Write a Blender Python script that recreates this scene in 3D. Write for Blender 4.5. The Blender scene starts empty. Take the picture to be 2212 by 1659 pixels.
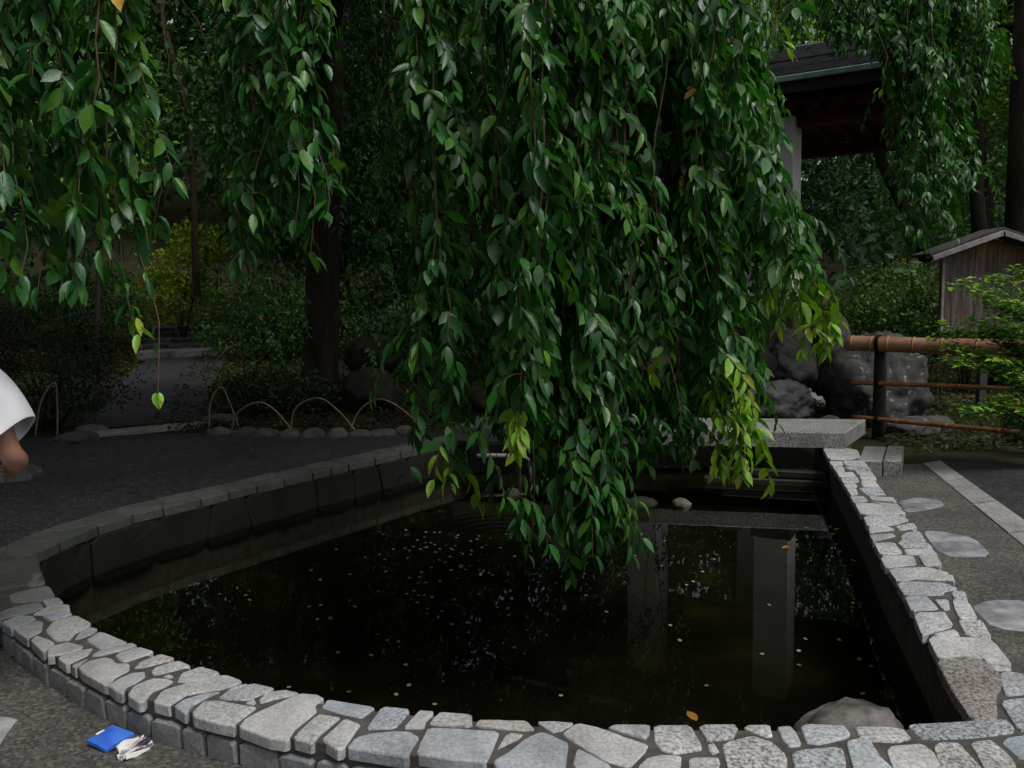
import bpy, math, random
import numpy as np
from mathutils import Matrix, Vector, noise
random.seed(7); RNG = np.random.default_rng(7)
SC = bpy.context.scene; COL = SC.collection
rad = math.radians
# ---------------------------------------------------------------- camera
F = 1770.0; CAMH = 1.58
PITCH, ROLL = rad(5.92), rad(-1.2)
CM = (Matrix.Rotation(math.pi/2-PITCH, 3, 'X') @ Matrix.Rotation(ROLL, 3, 'Z'))
cam = bpy.data.objects.new('camera', bpy.data.cameras.new('camera')); COL.objects.link(cam)
cam.matrix_world = Matrix.Translation((0, 0, CAMH)) @ CM.to_4x4()
cam.data.sensor_width = 36; cam.data.lens = F/2212*36; cam.data.clip_end = 600; cam.data.clip_start = .05
SC.camera = cam
# ---------------------------------------------------------------- light: overcast afternoon
world = bpy.data.worlds.new('World'); SC.world = world; world.use_nodes = True
wn = world.node_tree; bg = wn.nodes['Background']
sky = wn.nodes.new('ShaderNodeTexSky'); sky.sky_type = 'NISHITA'; sky.sun_disc = False
SUN = Vector((.40, -.32, .86)).normalized()
sky.sun_elevation = math.asin(SUN.z); sky.sun_rotation = math.atan2(SUN.x, SUN.y)
sky.air_density = 1.0; sky.dust_density = 4.0; sky.ozone_density = 1.0
hs = wn.nodes.new('ShaderNodeHueSaturation'); hs.inputs['Saturation'].default_value = .30
wn.links.new(sky.outputs[0], hs.inputs['Color']); wn.links.new(hs.outputs[0], bg.inputs[0])
bg.inputs[1].default_value = .09
sl = bpy.data.lights.new('sun', 'SUN'); sl.energy = 1.5; sl.angle = rad(20); sl.color = (1, .985, .965)
so = bpy.data.objects.new('sun', sl); COL.objects.link(so); so.location = (6, -6, 14)
so.rotation_euler = (-SUN).to_track_quat('-Z', 'Y').to_euler()
vs = SC.view_settings; vs.view_transform = 'Standard'; vs.look = 'None'; vs.gamma = 1; vs.exposure = 0.36
SC.cycles.max_bounces = 6; SC.cycles.transparent_max_bounces = 8; SC.cycles.caustics_reflective = False; SC.cycles.caustics_refractive = False

# ---------------------------------------------------------------- helpers
def ray(x, y): return CM @ Vector(((x-1106)/F, -(y-829.5)/F, -1))
def G(x, y, z=0.0):                       # point of the plane at height z seen at a picture position
    d = ray(x, y); return Vector((0, 0, CAMH)) + d*((z-CAMH)/d.z)
def P(x, y, D):                           # point at distance D north of the viewer
    d = ray(x, y); return Vector((0, 0, CAMH)) + d*(D/d.y)
def Zc(ox, oy): return lambda zx, zy: ((ox+zx*.38584)*.8848, (oy+zy*.38584)*.8848)
ZA, ZB, ZC, ZD = Zc(800, 1235), Zc(0, 1235), Zc(1650, 1235), Zc(1650, 620)
def ss(a, b, x):
    t = min(1, max(0, (x-a)/(b-a))); return t*t*(3-2*t)
def U(a, b): return random.uniform(a, b)

class MB:
    def __init__(s): s.v = []; s.f = []
    def add(s, v, f):
        o = len(s.v); s.v += [tuple(p) for p in v]; s.f += [tuple(i+o for i in q) for q in f]; return s
    def box(s, c, sx, sy, sz, rot=None, bev=0):
        c = Vector(c); R = rot if rot is not None else Matrix.Identity(3)
        b = min(bev, sx/2.5, sy/2.5, sz/2.5)
        if b <= 0:
            v = [c + R @ Vector((x*sx/2, y*sy/2, z*sz/2)) for z in (-1, 1) for x, y in ((-1,-1),(1,-1),(1,1),(-1,1))]
            return s.add(v, [(3,2,1,0),(4,5,6,7),(0,1,5,4),(1,2,6,5),(2,3,7,6),(3,0,4,7)])
        v = []; hx, hy, hz = sx/2, sy/2, sz/2
        for z, k in ((-hz, b), (-hz+b, 0), (hz-b, 0), (hz, b)):
            X, Y = hx-k, hy-k; B = b if k == 0 else b*.4
            for x, y in ((-X+B,-Y),(X-B,-Y),(X,-Y+B),(X,Y-B),(X-B,Y),(-X+B,Y),(-X,Y-B),(-X,-Y+B)):
                v.append(c + R @ Vector((x, y, z)))
        f = [tuple(range(7, -1, -1)), tuple(range(24, 32))]
        for r in range(3):
            for i in range(8): f.append((r*8+i, r*8+(i+1) % 8, r*8+8+(i+1) % 8, r*8+8+i))
        return s.add(v, f)
    def tube(s, pts, rads, n=6, cap=True):
        pts = [Vector(p) for p in pts]; v = []; up = Vector((.13, .31, .94))
        if isinstance(rads, (int, float)): rads = [rads]*len(pts)
        u = None
        for i, p in enumerate(pts):
            t = (pts[min(i+1, len(pts)-1)] - pts[max(i-1, 0)]).normalized()
            if u is None:
                u = t.cross(up)
                if u.length < .2: u = t.cross(Vector((1, 0, 0)))
            u = (u - t*u.dot(t)).normalized(); w = t.cross(u)
            for k in range(n):
                a = 2*math.pi*k/n; v.append(p + (u*math.cos(a)+w*math.sin(a))*rads[i])
        f = []
        for i in range(len(pts)-1):
            for k in range(n):
                f.append((i*n+k, i*n+(k+1) % n, (i+1)*n+(k+1) % n, (i+1)*n+k))
        if cap: f += [tuple(range(n-1, -1, -1)), tuple(range((len(pts)-1)*n, len(pts)*n))]
        return s.add(v, f)
    def build(s, name, mat, parent=None, smooth=False, base=None):
        V = np.array(s.v, float)
        if parent is not None: o = np.array(parent['_base'])
        elif base is not None: o = np.array(base)
        else: o = np.array([(V[:,0].min()+V[:,0].max())/2, (V[:,1].min()+V[:,1].max())/2, V[:,2].min()])
        me = bpy.data.meshes.new(name); me.from_pydata((V-o).tolist(), [], s.f)
        if smooth: me.polygons.foreach_set('use_smooth', [True]*len(me.polygons))
        me.materials.append(mat); me.update()
        ob = bpy.data.objects.new(name, me); COL.objects.link(ob)
        if parent is not None:
            ob.parent = parent['_o']
            if parent.get('_mesh'): pass
        else: ob.location = o
        return ob
def tag(o, label, cat=None, group=None, kind=None):
    if label: o['label'] = label
    if cat: o['category'] = cat
    if group: o['group'] = group
    if kind: o['kind'] = kind
    return o
def thing(name, loc, label, cat, group=None, kind=None):
    o = bpy.data.objects.new(name, None); COL.objects.link(o); o.location = loc; o.empty_display_size = .2
    tag(o, label, cat, group, kind)
    return {'_o': o, '_base': tuple(loc)}
def sub(ob, parent): return {'_o': ob, '_base': parent['_base']}      # parts of a part share the thing's origin

def tri_mesh(name, V, T, tint, mat, parent=None, smooth=True, kind=None):
    V = np.asarray(V, np.float32); T = np.asarray(T, np.int32)
    o = np.array(parent['_base']) if parent else np.zeros(3)
    me = bpy.data.meshes.new(name); me.vertices.add(len(V)); me.vertices.foreach_set('co', (V-o).astype(np.float32).ravel())
    me.loops.add(T.size); me.loops.foreach_set('vertex_index', T.ravel())
    me.polygons.add(len(T)); me.polygons.foreach_set('loop_start', np.arange(0, T.size, 3, dtype=np.int32))
    me.update(calc_edges=True); me.polygons.foreach_set('use_smooth', np.full(len(T), smooth))
    if tint is not None:
        a = me.color_attributes.new('tint', 'FLOAT_COLOR', 'POINT')
        c = np.ones((len(V), 4), np.float32); c[:, :3] = tint; a.data.foreach_set('color', c.ravel())
    me.materials.append(mat); me.update()
    ob = bpy.data.objects.new(name, me); COL.objects.link(ob)
    if parent: ob.parent = parent['_o']
    if kind: ob['kind'] = kind
    return ob
# leaf templates (length 1 along +Y, face up +Z)
def full_leaf(w=.23, fold=.28, droop=.16, curl=0.):
    ts = [.0, .16, .40, .66, .86, 1.]; hw = [0, .66*w, w, .84*w, .34*w, 0]
    V = [(0, t, -droop*t*t) for t in ts]
    for sgn in (-1, 1):
        for i in range(1, 5):
            V.append((sgn*hw[i]*math.cos(fold), ts[i]-.01, -droop*ts[i]**2 + hw[i]*math.sin(fold) + curl*sgn*hw[i]))
    T = []
    for sidx, off in ((0, 6), (1, 10)):
        q = []
        q.append((0, 1, off))
        for i in range(3):
            q += [(i+1, i+2, off+i), (i+2, off+i+1, off+i)]
        q.append((4, 5, off+3))
        if sidx == 1: q = [(a, c, b) for a, b, c in q]
        T += q
    return np.array(V, float), np.array(T, int)
LEAF, LEAF_T = full_leaf()
DIA = np.array([(0, 0, 0), (-.24, .48, .07), (0, 1, -.08), (.24, .48, .07)]); DIA_T = np.array([(0, 2, 1), (0, 3, 2)])
def nrm(a): return a/np.maximum(np.linalg.norm(a, axis=1, keepdims=True), 1e-9)
def leaf_batch(pos, d, n, L, tmpl, tri):
    d = nrm(d); n = nrm(n - d*np.sum(n*d, axis=1, keepdims=True)); x = np.cross(d, n)
    V = pos[:, None] + L[:, None, None]*(tmpl[None, :, 0:1]*x[:, None] + tmpl[None, :, 1:2]*d[:, None] + tmpl[None, :, 2:3]*n[:, None])
    T = tri[None] + (np.arange(len(pos))*len(tmpl))[:, None, None]
    return V.reshape(-1, 3), T.reshape(-1, 3)

# ---------------------------------------------------------------- materials
def new_mat(name, rough=.7, spec=.3):
    m = bpy.data.materials.new(name); m.use_nodes = True; nt = m.node_tree; b = nt.nodes['Principled BSDF']
    b.inputs['Roughness'].default_value = rough; b.inputs['Specular IOR Level'].default_value = spec
    return m, nt, b
def N(nt, t, **k):
    n = nt.nodes.new(t)
    for a, v in k.items():
        if a in n.inputs: n.inputs[a].default_value = v
        else: setattr(n, a, v)
    return n
def ramp(nt, fac, stops):
    r = nt.nodes.new('ShaderNodeValToRGB'); e = r.color_ramp.elements
    while len(e) < len(stops): e.new(.5)
    for i, (p, c) in enumerate(stops): e[i].position = p; e[i].color = (*c, 1)
    nt.links.new(fac, r.inputs[0]); return r.outputs[0]
def mixc(nt, f, a, b, mode='MIX'):
    m = nt.nodes.new('ShaderNodeMix'); m.data_type = 'RGBA'; m.blend_type = mode
    for i, v in ((0, f), (6, a), (7, b)):
        if hasattr(v, 'links') or hasattr(v, 'is_linked'): nt.links.new(v, m.inputs[i])
        elif i == 0: m.inputs[0].default_value = v
        else: m.inputs[i].default_value = (*v, 1)
    return m.outputs[2]
def bump(nt, b, h, strength=.4, dist=.01):
    k = nt.nodes.new('ShaderNodeBump'); k.inputs['Strength'].default_value = strength; k.inputs['Distance'].default_value = dist
    nt.links.new(h, k.inputs['Height']); nt.links.new(k.outputs[0], b.inputs['Normal'])
def coords(nt, scale=1., sc3=None):
    g = nt.nodes.new('ShaderNodeNewGeometry'); mp = nt.nodes.new('ShaderNodeMapping')
    mp.inputs['Scale'].default_value = sc3 or (scale,)*3; nt.links.new(g.outputs['Position'], mp.inputs[0]); return mp.outputs[0]
def noisen(nt, co, scale, detail=4, rough=.55):
    n = N(nt, 'ShaderNodeTexNoise', Scale=scale, Detail=detail, Roughness=rough); nt.links.new(co, n.inputs['Vector']); return n.outputs['Fac']
def simple(name, stops, scale=6, rough=.8, spec=.25, bs=.3, bd=.01, detail=5, sc3=None, bscale=None, rnd=0.):
    m, nt, b = new_mat(name, rough, spec); co = coords(nt, 1, sc3)
    f = noisen(nt, co, scale, detail, .62); c = ramp(nt, f, stops)
    if rnd:
        oi = nt.nodes.new('ShaderNodeObjectInfo')
        c = mixc(nt, rnd, c, ramp(nt, oi.outputs['Random'], [(0, (.25,)*3), (1, (1.6,)*3)]), 'MULTIPLY')
    nt.links.new(c, b.inputs['Base Color'])
    if bs: bump(nt, b, noisen(nt, co, bscale or scale*5, 8 if bscale else 5, .72 if bscale else .6), bs, bd)
    return m
def leaf_mat(name, rough=.36, trans=.28, spec=.38, vein=True):
    m, nt, b = new_mat(name, rough, spec)
    a = N(nt, 'ShaderNodeAttribute', attribute_name='tint')
    co = coords(nt); f = noisen(nt, co, 38, 3)
    c = mixc(nt, .35, a.outputs['Color'], ramp(nt, f, [(.3, (.45,)*3), (.7, (1.5,)*3)]), 'MULTIPLY')
    nt.links.new(c, b.inputs['Base Color'])
    if vein: bump(nt, b, noisen(nt, co, 120, 2), .25, .004)
    t = nt.nodes.new('ShaderNodeBsdfTranslucent'); t2 = mixc(nt, 1., c, (1.5, 1.7, .7), 'MULTIPLY'); nt.links.new(t2, t.inputs[0])
    mx = nt.nodes.new('ShaderNodeMixShader'); mx.inputs[0].default_value = trans
    nt.links.new(b.outputs[0], mx.inputs[1]); nt.links.new(t.outputs[0], mx.inputs[2])
    nt.links.new(mx.outputs[0], nt.nodes['Material Output'].inputs['Surface']); return m
MAT = {}
MAT['cherry_leaf'] = leaf_mat('cherry_leaf')
MAT['leaf'] = leaf_mat('wood_leaf', .6, .25, .3, False)
MAT['bark'] = simple('bark', [(.3, (.012, .010, .008)), (.7, (.05, .042, .034))], 5, .9, .15, .8, .03, sc3=(1, 1, .25))
MAT['twig'] = simple('twig', [(.3, (.05, .028, .018)), (.7, (.12, .075, .05))], 20, .7, .25, .2, .002)
MAT['pale_bark'] = simple('pale_bark', [(.3, (.07, .05, .03)), (.7, (.16, .12, .08))], 8, .85, .2, .4, .01)
def granite(name, cool=(.30, .33, .36), warm=(.40, .385, .36), speck=.5, vary=True):
    m, nt, b = new_mat(name, .62, .35); co = coords(nt)
    oi = nt.nodes.new('ShaderNodeObjectInfo')
    base = oi.outputs['Color']
    if not vary: base = ramp(nt, oi.outputs['Random'], [(0, cool), (1, warm)])
    vn = N(nt, 'ShaderNodeTexNoise', Scale=75., Detail=3., Roughness=.7); nt.links.new(co, vn.inputs['Vector'])
    sp = ramp(nt, vn.outputs['Fac'], [(.40, (.18,)*3), (.53, (1.,)*3), (.66, (1.35,)*3)])
    # how coarse the grain is differs from block to block
    mul = N(nt, 'ShaderNodeMath', operation='MULTIPLY'); mul.inputs[1].default_value = 7.31; nt.links.new(oi.outputs['Random'], mul.inputs[0])
    fr = N(nt, 'ShaderNodeMath', operation='FRACT'); nt.links.new(mul.outputs[0], fr.inputs[0])
    amt = N(nt, 'ShaderNodeMath', operation='MULTIPLY_ADD'); amt.inputs[1].default_value = speck*.6; amt.inputs[2].default_value = speck*.4; nt.links.new(fr.outputs[0], amt.inputs[0])
    c = mixc(nt, amt.outputs[0], base, sp, 'MULTIPLY')
    big = noisen(nt, co, 9, 6, .65); c = mixc(nt, .55, c, ramp(nt, big, [(.3, (.55, .54, .52)), (.62, (1.1,)*3)]), 'MULTIPLY')
    st = noisen(nt, co, 2.3, 5, .7); c = mixc(nt, .45, c, ramp(nt, st, [(.36, (.42, .38, .34)), (.52, (1.,)*3)]), 'MULTIPLY')
    nt.links.new(c, b.inputs['Base Color'])
    bump(nt, b, noisen(nt, co, 70, 6, .7), .55, .006); return m
MAT['granite'] = granite('coping_granite', (.33, .365, .40), (.43, .415, .39))
MAT['granite_r'] = granite('speckled_granite', (.38, .39, .40), (.48, .46, .44), .95)
MAT['granite_wall'] = granite('wall_granite', (.20, .215, .23), (.26, .255, .25), .4)
MAT['shaded_moss_cap'] = granite('shaded_moss_capstone', (.055, .066, .058), (.09, .092, .082), .4, False)  # mossy stone, its colour darkened further to carry the canopy's shade
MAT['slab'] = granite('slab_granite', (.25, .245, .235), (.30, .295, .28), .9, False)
MAT['mortar'] = simple('mortar', [(.3, (.04, .036, .031)), (.7, (.10, .09, .08))], 14, .9, .2, .5, .006)
MAT['rock'] = simple('rock', [(.28, (.016, .016, .016)), (.5, (.055, .055, .055)), (.72, (.13, .13, .128))], 2.2, .75, .3, .8, .03, 9, bscale=7)
def lichen_rock():
    m = simple('lichen_rock', [(.28, (.014, .014, .014)), (.5, (.040, .039, .038)), (.75, (.09, .088, .085))], 2.4, .78, .3, .9, .03, 9, bscale=7)
    nt = m.node_tree; b = nt.nodes['Principled BSDF']; c = b.inputs['Base Color'].links[0].from_socket
    co = coords(nt); f = noisen(nt, co, 13., 10, .8)
    c2 = mixc(nt, ramp(nt, f, [(.575, (0, 0, 0)), (.605, (1, 1, 1))]), c, (.24, .24, .235))
    g = noisen(nt, co, 3.1, 4); c2 = mixc(nt, ramp(nt, g, [(.6, (0, 0, 0)), (.72, (.7,)*3)]), c2, (.06, .07, .03))
    nt.links.new(c2, b.inputs['Base Color']); return m
MAT['lichen_rock'] = lichen_rock()
MAT['dim_rock'] = simple('shaded_dark_rock', [(.3, (.010, .011, .008)), (.55, (.024, .026, .018)), (.75, (.05, .05, .042))], 3, .85, .2, .9, .03, 9, bscale=9)  # dark colour holds the shade these boulders lie in
MAT['edge_stone'] = simple('edge_stone', [(.3, (.03, .03, .03)), (.7, (.10, .10, .10))], 5, .85, .2, .6, .02, rnd=.5)
MAT['soil'] = simple('soil', [(.3, (.012, .009, .006)), (.5, (.026, .024, .012)), (.7, (.022, .034, .008))], 1.6, .95, .1, .8, .03, 9, bscale=18)
def aggregate(name, dark, light, scale, patch, rough=.85):
    m, nt, b = new_mat(name, rough, .25); co = coords(nt)
    v = N(nt, 'ShaderNodeTexVoronoi', Scale=scale); nt.links.new(co, v.inputs['Vector'])
    sep = N(nt, 'ShaderNodeSeparateColor'); nt.links.new(v.outputs['Color'], sep.inputs[0])
    c = ramp(nt, sep.outputs[0], [(0, dark), (.75, tuple(.5*(a+l) for a, l in zip(dark, light))), (1, light)])
    f = noisen(nt, co, 1.7, 6, .65); c = mixc(nt, patch, c, ramp(nt, f, [(.32, (.5, .5, .5)), (.65, (1.25, 1.22, 1.15))]), 'MULTIPLY')
    nt.links.new(c, b.inputs['Base Color']); bump(nt, b, v.outputs['Distance'], -.7, .008); return m
MAT['pavement'] = aggregate('exposed_aggregate', (.040, .039, .036), (.145, .138, .122), 85, .7)
MAT['gravel'] = aggregate('dark_gravel', (.010, .010, .0112), (.048, .048, .053), 45, .5)
MAT['pathgravel'] = aggregate('path_gravel', (.018, .018, .02), (.07, .07, .078), 45, .5)
MAT['flagstone'] = simple('flagstone', [(.34, (.08, .085, .09)), (.46, (.18, .185, .19)), (.54, (.27, .275, .28)), (.66, (.36, .36, .365))], 5, .6, .35, .6, .008, 9, bscale=30)
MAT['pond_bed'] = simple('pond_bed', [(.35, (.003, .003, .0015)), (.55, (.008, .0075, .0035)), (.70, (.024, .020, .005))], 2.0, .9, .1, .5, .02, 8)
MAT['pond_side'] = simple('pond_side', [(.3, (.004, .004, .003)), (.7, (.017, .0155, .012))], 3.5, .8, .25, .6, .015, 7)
MAT['coin'] = simple('coin', [(.4, (.75, .77, .78)), (.6, (.88, .9, .9))], 60, .4, .5, 0)
MAT['coin_old'] = simple('coin_old', [(.4, (.32, .28, .17)), (.6, (.45, .38, .2))], 60, .4, .5, 0)
MAT['bamboo'] = simple('bamboo', [(.3, (.10, .036, .012)), (.55, (.24, .10, .035)), (.75, (.34, .20, .10))], 3, .32, .5, .15, .003, sc3=(3, 3, 3))
MAT['bamboo_top'] = simple('bamboo_top', [(.3, (.15, .055, .025)), (.5, (.25, .125, .07)), (.7, (.34, .26, .21))], 2.4, .35, .5, .15, .003)
MAT['bamboo_node'] = simple('bamboo_node', [(.3, (.20, .09, .03)), (.7, (.38, .19, .07))], 9, .5, .3, .2, .003)
MAT['bamboo_hoop'] = simple('bamboo_hoop', [(.3, (.07, .04, .016)), (.7, (.24, .165, .09))], 7, .5, .4, .1, .002)
MAT['charred'] = simple('charred_post', [(.3, (.006, .005, .005)), (.7, (.02, .018, .016))], 12, .75, .3, .6, .006, sc3=(1, 1, .2))
MAT['rope'] = simple('rope', [(.3, (.005, .005, .005)), (.7, (.014, .012, .01))], 60, .9, .1, .6, .004)
def plank_mat():
    m, nt, b = new_mat('weathered_plank', .85, .15); co = coords(nt, 1, (1, 1, .09)); f = noisen(nt, co, 26, 7, .7)
    c = ramp(nt, f, [(.3, (.03, .023, .021)), (.5, (.095, .076, .068)), (.72, (.18, .15, .132))])
    co2 = coords(nt); g = nt.nodes.new('ShaderNodeNewGeometry'); sx = N(nt, 'ShaderNodeSeparateXYZ'); nt.links.new(g.outputs['Position'], sx.inputs[0])
    # raw wood under the eaves that rain has not greyed; ragged lower edge
    ad = N(nt, 'ShaderNodeMath', operation='MULTIPLY_ADD'); ad.inputs[1].default_value = .55; nt.links.new(noisen(nt, coords(nt, 1, (1, 1, .12)), 16, 4), ad.inputs[0]); nt.links.new(sx.outputs[2], ad.inputs[2])
    w = N(nt, 'ShaderNodeMapRange'); w.inputs[1].default_value = 2.14; w.inputs[2].default_value = 2.34; nt.links.new(ad.outputs[0], w.inputs[0])
    c = mixc(nt, w.outputs[0], c, ramp(nt, f, [(.3, (.08, .045, .02)), (.55, (.22, .12, .05)), (.75, (.34, .15, .04))]))
    oi = nt.nodes.new('ShaderNodeObjectInfo'); c = mixc(nt, .35, c, ramp(nt, oi.outputs['Random'], [(0, (.5,)*3), (1, (1.4,)*3)]), 'MULTIPLY')
    nt.links.new(c, b.inputs['Base Color']); bump(nt, b, f, .5, .006); return m
MAT['plank'] = plank_mat()
MAT['old_wood'] = simple('old_wood', [(.3, (.17, .155, .15)), (.7, (.31, .29, .28))], 9, .85, .2, .4, .004, sc3=(1, 1, 1))
MAT['old_wood_dark'] = simple('old_wood_dark', [(.3, (.035, .033, .033)), (.7, (.075, .07, .07))], 9, .85, .2, .4, .004)
MAT['concrete'] = simple('pale_concrete', [(.3, (.60, .60, .60)), (.55, (.74, .74, .735)), (.7, (.80, .80, .79))], 2.5, .8, .25, .2, .003, 8, bscale=30)
MAT['vermilion'] = simple('vermilion', [(.3, (.05, .009, .008)), (.7, (.11, .017, .013))], 4, .65, .25, .1, .002)
MAT['brown_panel'] = simple('brown_panel', [(.3, (.035, .022, .016)), (.7, (.07, .046, .034))], 3, .6, .3, .15, .002)
MAT['roof_tile'] = simple('roof_tile', [(.3, (.022, .024, .026)), (.7, (.07, .072, .075))], 6, .7, .3, .4, .01, rnd=.5)
MAT['copper'] = simple('verdigris', [(.3, (.10, .17, .15)), (.7, (.22, .33, .29))], 7, .6, .35, .2, .003)
MAT['dark_fascia'] = simple('dark_fascia', [(.3, (.015, .016, .016)), (.7, (.04, .04, .04))], 6, .7, .3, .2, .003)
MAT['shirt'] = simple('white_cotton', [(.3, (.74, .75, .78)), (.7, (.82, .83, .86))], 3, .9, .1, .25, .004, bscale=40)
MAT['skin'] = simple('skin', [(.3, (.36, .17, .11)), (.7, (.45, .23, .16))], 7, .5, .4, .1, .001)
MAT['hair'] = simple('hair', [(.3, (.006, .005, .004)), (.7, (.02, .016, .013))], 40, .5, .4, .5, .003)
MAT['trousers'] = simple('trousers', [(.3, (.03, .034, .045)), (.7, (.05, .056, .07))], 20, .9, .1, .3, .003)
MAT['shoe'] = simple('shoe', [(.3, (.02, .02, .02)), (.7, (.04, .04, .04))], 20, .6, .3, .1, .002)
MAT['eye'] = simple('eye', [(.3, (.01, .008, .006)), (.7, (.02, .015, .01))], 20, .2, .5, 0)
MAT['watch'] = simple('watch_strap', [(.3, (.008, .008, .008)), (.7, (.02, .02, .02))], 20, .5, .4, 0)
MAT['blue'] = simple('blue_print', [(.3, (.02, .08, .50)), (.7, (.08, .24, .72))], 5, .35, .5, .1, .002)
MAT['paper'] = simple('white_paper', [(.35, (.6, .6, .6)), (.7, (.82, .82, .8))], 12, .6, .3, .2, .003)
MAT['paper_ink'] = simple('printed_paper', [(.42, (.10, .08, .14)), (.5, (.45, .40, .38)), (.6, (.7, .66, .62))], 9, .6, .3, .1, .002)
MAT['pipe'] = simple('pale_pipe', [(.3, (.16, .15, .16)), (.7, (.25, .24, .25))], 6, .6, .3, .1, .002)
MAT['dark_timber'] = simple('dark_timber', [(.3, (.007, .007, .004)), (.7, (.02, .019, .010))], 6, .6, .3, .4, .006)
def water_mat():
    m = bpy.data.materials.new('pond_water'); m.use_nodes = True; nt = m.node_tree; nt.nodes.remove(nt.nodes['Principled BSDF'])
    out = nt.nodes['Material Output']; co = coords(nt)
    f = noisen(nt, co, 2.2, 2); w = N(nt, 'ShaderNodeTexNoise', Scale=9., Detail=2.); nt.links.new(co, w.inputs['Vector'])
    # rings spreading from the little jet
    g = nt.nodes.new('ShaderNodeNewGeometry'); vd = N(nt, 'ShaderNodeVectorMath', operation='DISTANCE'); vd.inputs[1].default_value = JET
    nt.links.new(g.outputs['Position'], vd.inputs[0])
    sn = N(nt, 'ShaderNodeMath', operation='MULTIPLY'); sn.inputs[1].default_value = 55; nt.links.new(vd.outputs['Value'], sn.inputs[0])
    si = N(nt, 'ShaderNodeMath', operation='SINE'); nt.links.new(sn.outputs[0], si.inputs[0])
    fa = N(nt, 'ShaderNodeMapRange'); fa.inputs[1].default_value = .1; fa.inputs[2].default_value = .75; fa.inputs[3].default_value = 2.2; fa.inputs[4].default_value = 0; nt.links.new(vd.outputs['Value'], fa.inputs[0])
    ri = N(nt, 'ShaderNodeMath', operation='MULTIPLY'); nt.links.new(si.outputs[0], ri.inputs[0]); nt.links.new(fa.outputs[0], ri.inputs[1])
    ad = N(nt, 'ShaderNodeMath', operation='MULTIPLY_ADD'); ad.inputs[1].default_value = .35; nt.links.new(w.outputs['Fac'], ad.inputs[0]); nt.links.new(ri.outputs[0], ad.inputs[2])
    bp = N(nt, 'ShaderNodeBump', Strength=.10, Distance=.004); nt.links.new(ad.outputs[0], bp.inputs['Height'])
    fr = N(nt, 'ShaderNodeFresnel', IOR=1.33); nt.links.new(bp.outputs[0], fr.inputs['Normal'])
    gl = N(nt, 'ShaderNodeBsdfGlossy', Roughness=.0); nt.links.new(bp.outputs[0], gl.inputs['Normal']); gl.inputs['Color'].default_value = (1, 1, 1, 1)
    tr = N(nt, 'ShaderNodeBsdfTransparent'); tr.inputs['Color'].default_value = (.66, .66, .52, 1)
    mx = nt.nodes.new('ShaderNodeMixShader'); nt.links.new(fr.outputs[0], mx.inputs[0]); nt.links.new(tr.outputs[0], mx.inputs[1]); nt.links.new(gl.outputs[0], mx.inputs[2])
    nt.links.new(mx.outputs[0], out.inputs['Surface']); return m
WZ = -.10
JET = G(1075, 1150, WZ)
MAT['water'] = water_mat()

# ================================================================ STRUCTURE
# pond outline (top of the wall, z .2)
WT = .20; GZ = .06
in_front = [(-2.04, 3.64), (-1.88, 3.49), (-1.62, 3.27), (-1.36, 3.11), (-1.13, 2.97), (-.89, 2.84), (-.69, 2.75), (-.38, 2.66), (-.16, 2.61), (.03, 2.57), (.18, 2.55), (.42, 2.53), (.81, 2.51), (1.06, 2.49), (1.26, 2.50), (1.46, 2.52)]
in_left = [(-.46, 8.17), (-1.42, 6.92), (-2.0, 6.12), (-2.52, 5.39), (-2.70, 4.95), (-2.72, 4.55), (-2.49, 4.17), (-2.25, 3.86)]
in_right = [(1.46, 2.52), (1.57, 2.93), (1.70, 3.4), (1.89, 4.14), (2.15, 4.98), (2.48, 6.19), (2.76, 7.19), (3.02, 8.2)]
out_front = [(-2.32, 3.52), (-2.08, 3.31), (-1.9, 3.15), (-1.66, 2.97), (-1.40, 2.78), (-1.18, 2.67), (-.94, 2.55), (-.74, 2.46), (-.57, 2.41), (-.34, 2.35), (-.06, 2.29), (.3, 2.24), (.8, 2.19), (1.3, 2.17), (1.72, 2.17)]
out_right = [(1.72, 2.17), (1.77, 2.69), (1.83, 2.92), (1.97, 3.38), (2.16, 4.03), (2.45, 5.0), (2.62, 5.74), (3.03, 7.1), (3.32, 8.2)]
out_left = [(-.70, 8.40), (-1.66, 7.12), (-2.25, 6.32), (-2.80, 5.55), (-3.02, 5.0), (-3.02, 4.45), (-2.80, 4.0), (-2.55, 3.72)]
inner = in_left + in_front[:-1] + in_right            # counter-clockwise from the far left corner
outer = out_left + out_front[:-1] + out_right
mid = [((a[0]+b[0])/2, (a[1]+b[1])/2) for a, b in zip(inner[:8], outer[:8])]
mid = [(-.58, 8.9)] + mid + [(x, y-.15) for x, y in in_front] + [(x+.13, y) for x, y in in_right[1:]] + [(3.16, 8.9)]
def inside(p, poly):
    x, y = p; c = False; n = len(poly)
    for i in range(n):
        x1, y1 = poly[i]; x2, y2 = poly[(i+1) % n]
        if (y1 > y) != (y2 > y) and x < (x2-x1)*(y-y1)/(y2-y1)+x1: c = not c
    return c
def hgt(x, y):
    left = 1-ss(-1., 1.5, x)
    h = GZ + .08*ss(3.5, 5., y)*left + .06*ss(8.2, 9.6, y)*(1-left)
    h += .075*max(0, y-11.2)*(1-ss(-3, 1, x))*(1 if y < 20 else 1)
    h += max(0, y-19)*.22*(1-ss(-4, 6, x)) + max(0, y-17)*.12*ss(0, 6, x) + max(0, -x-9)*.18*ss(4, 10, y)
    h += max(0, x-12)*.1*ss(4, 10, y)
    return h + .05*noise.noise((x*.5, y*.5, 0))*ss(9, 14, y)
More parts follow.
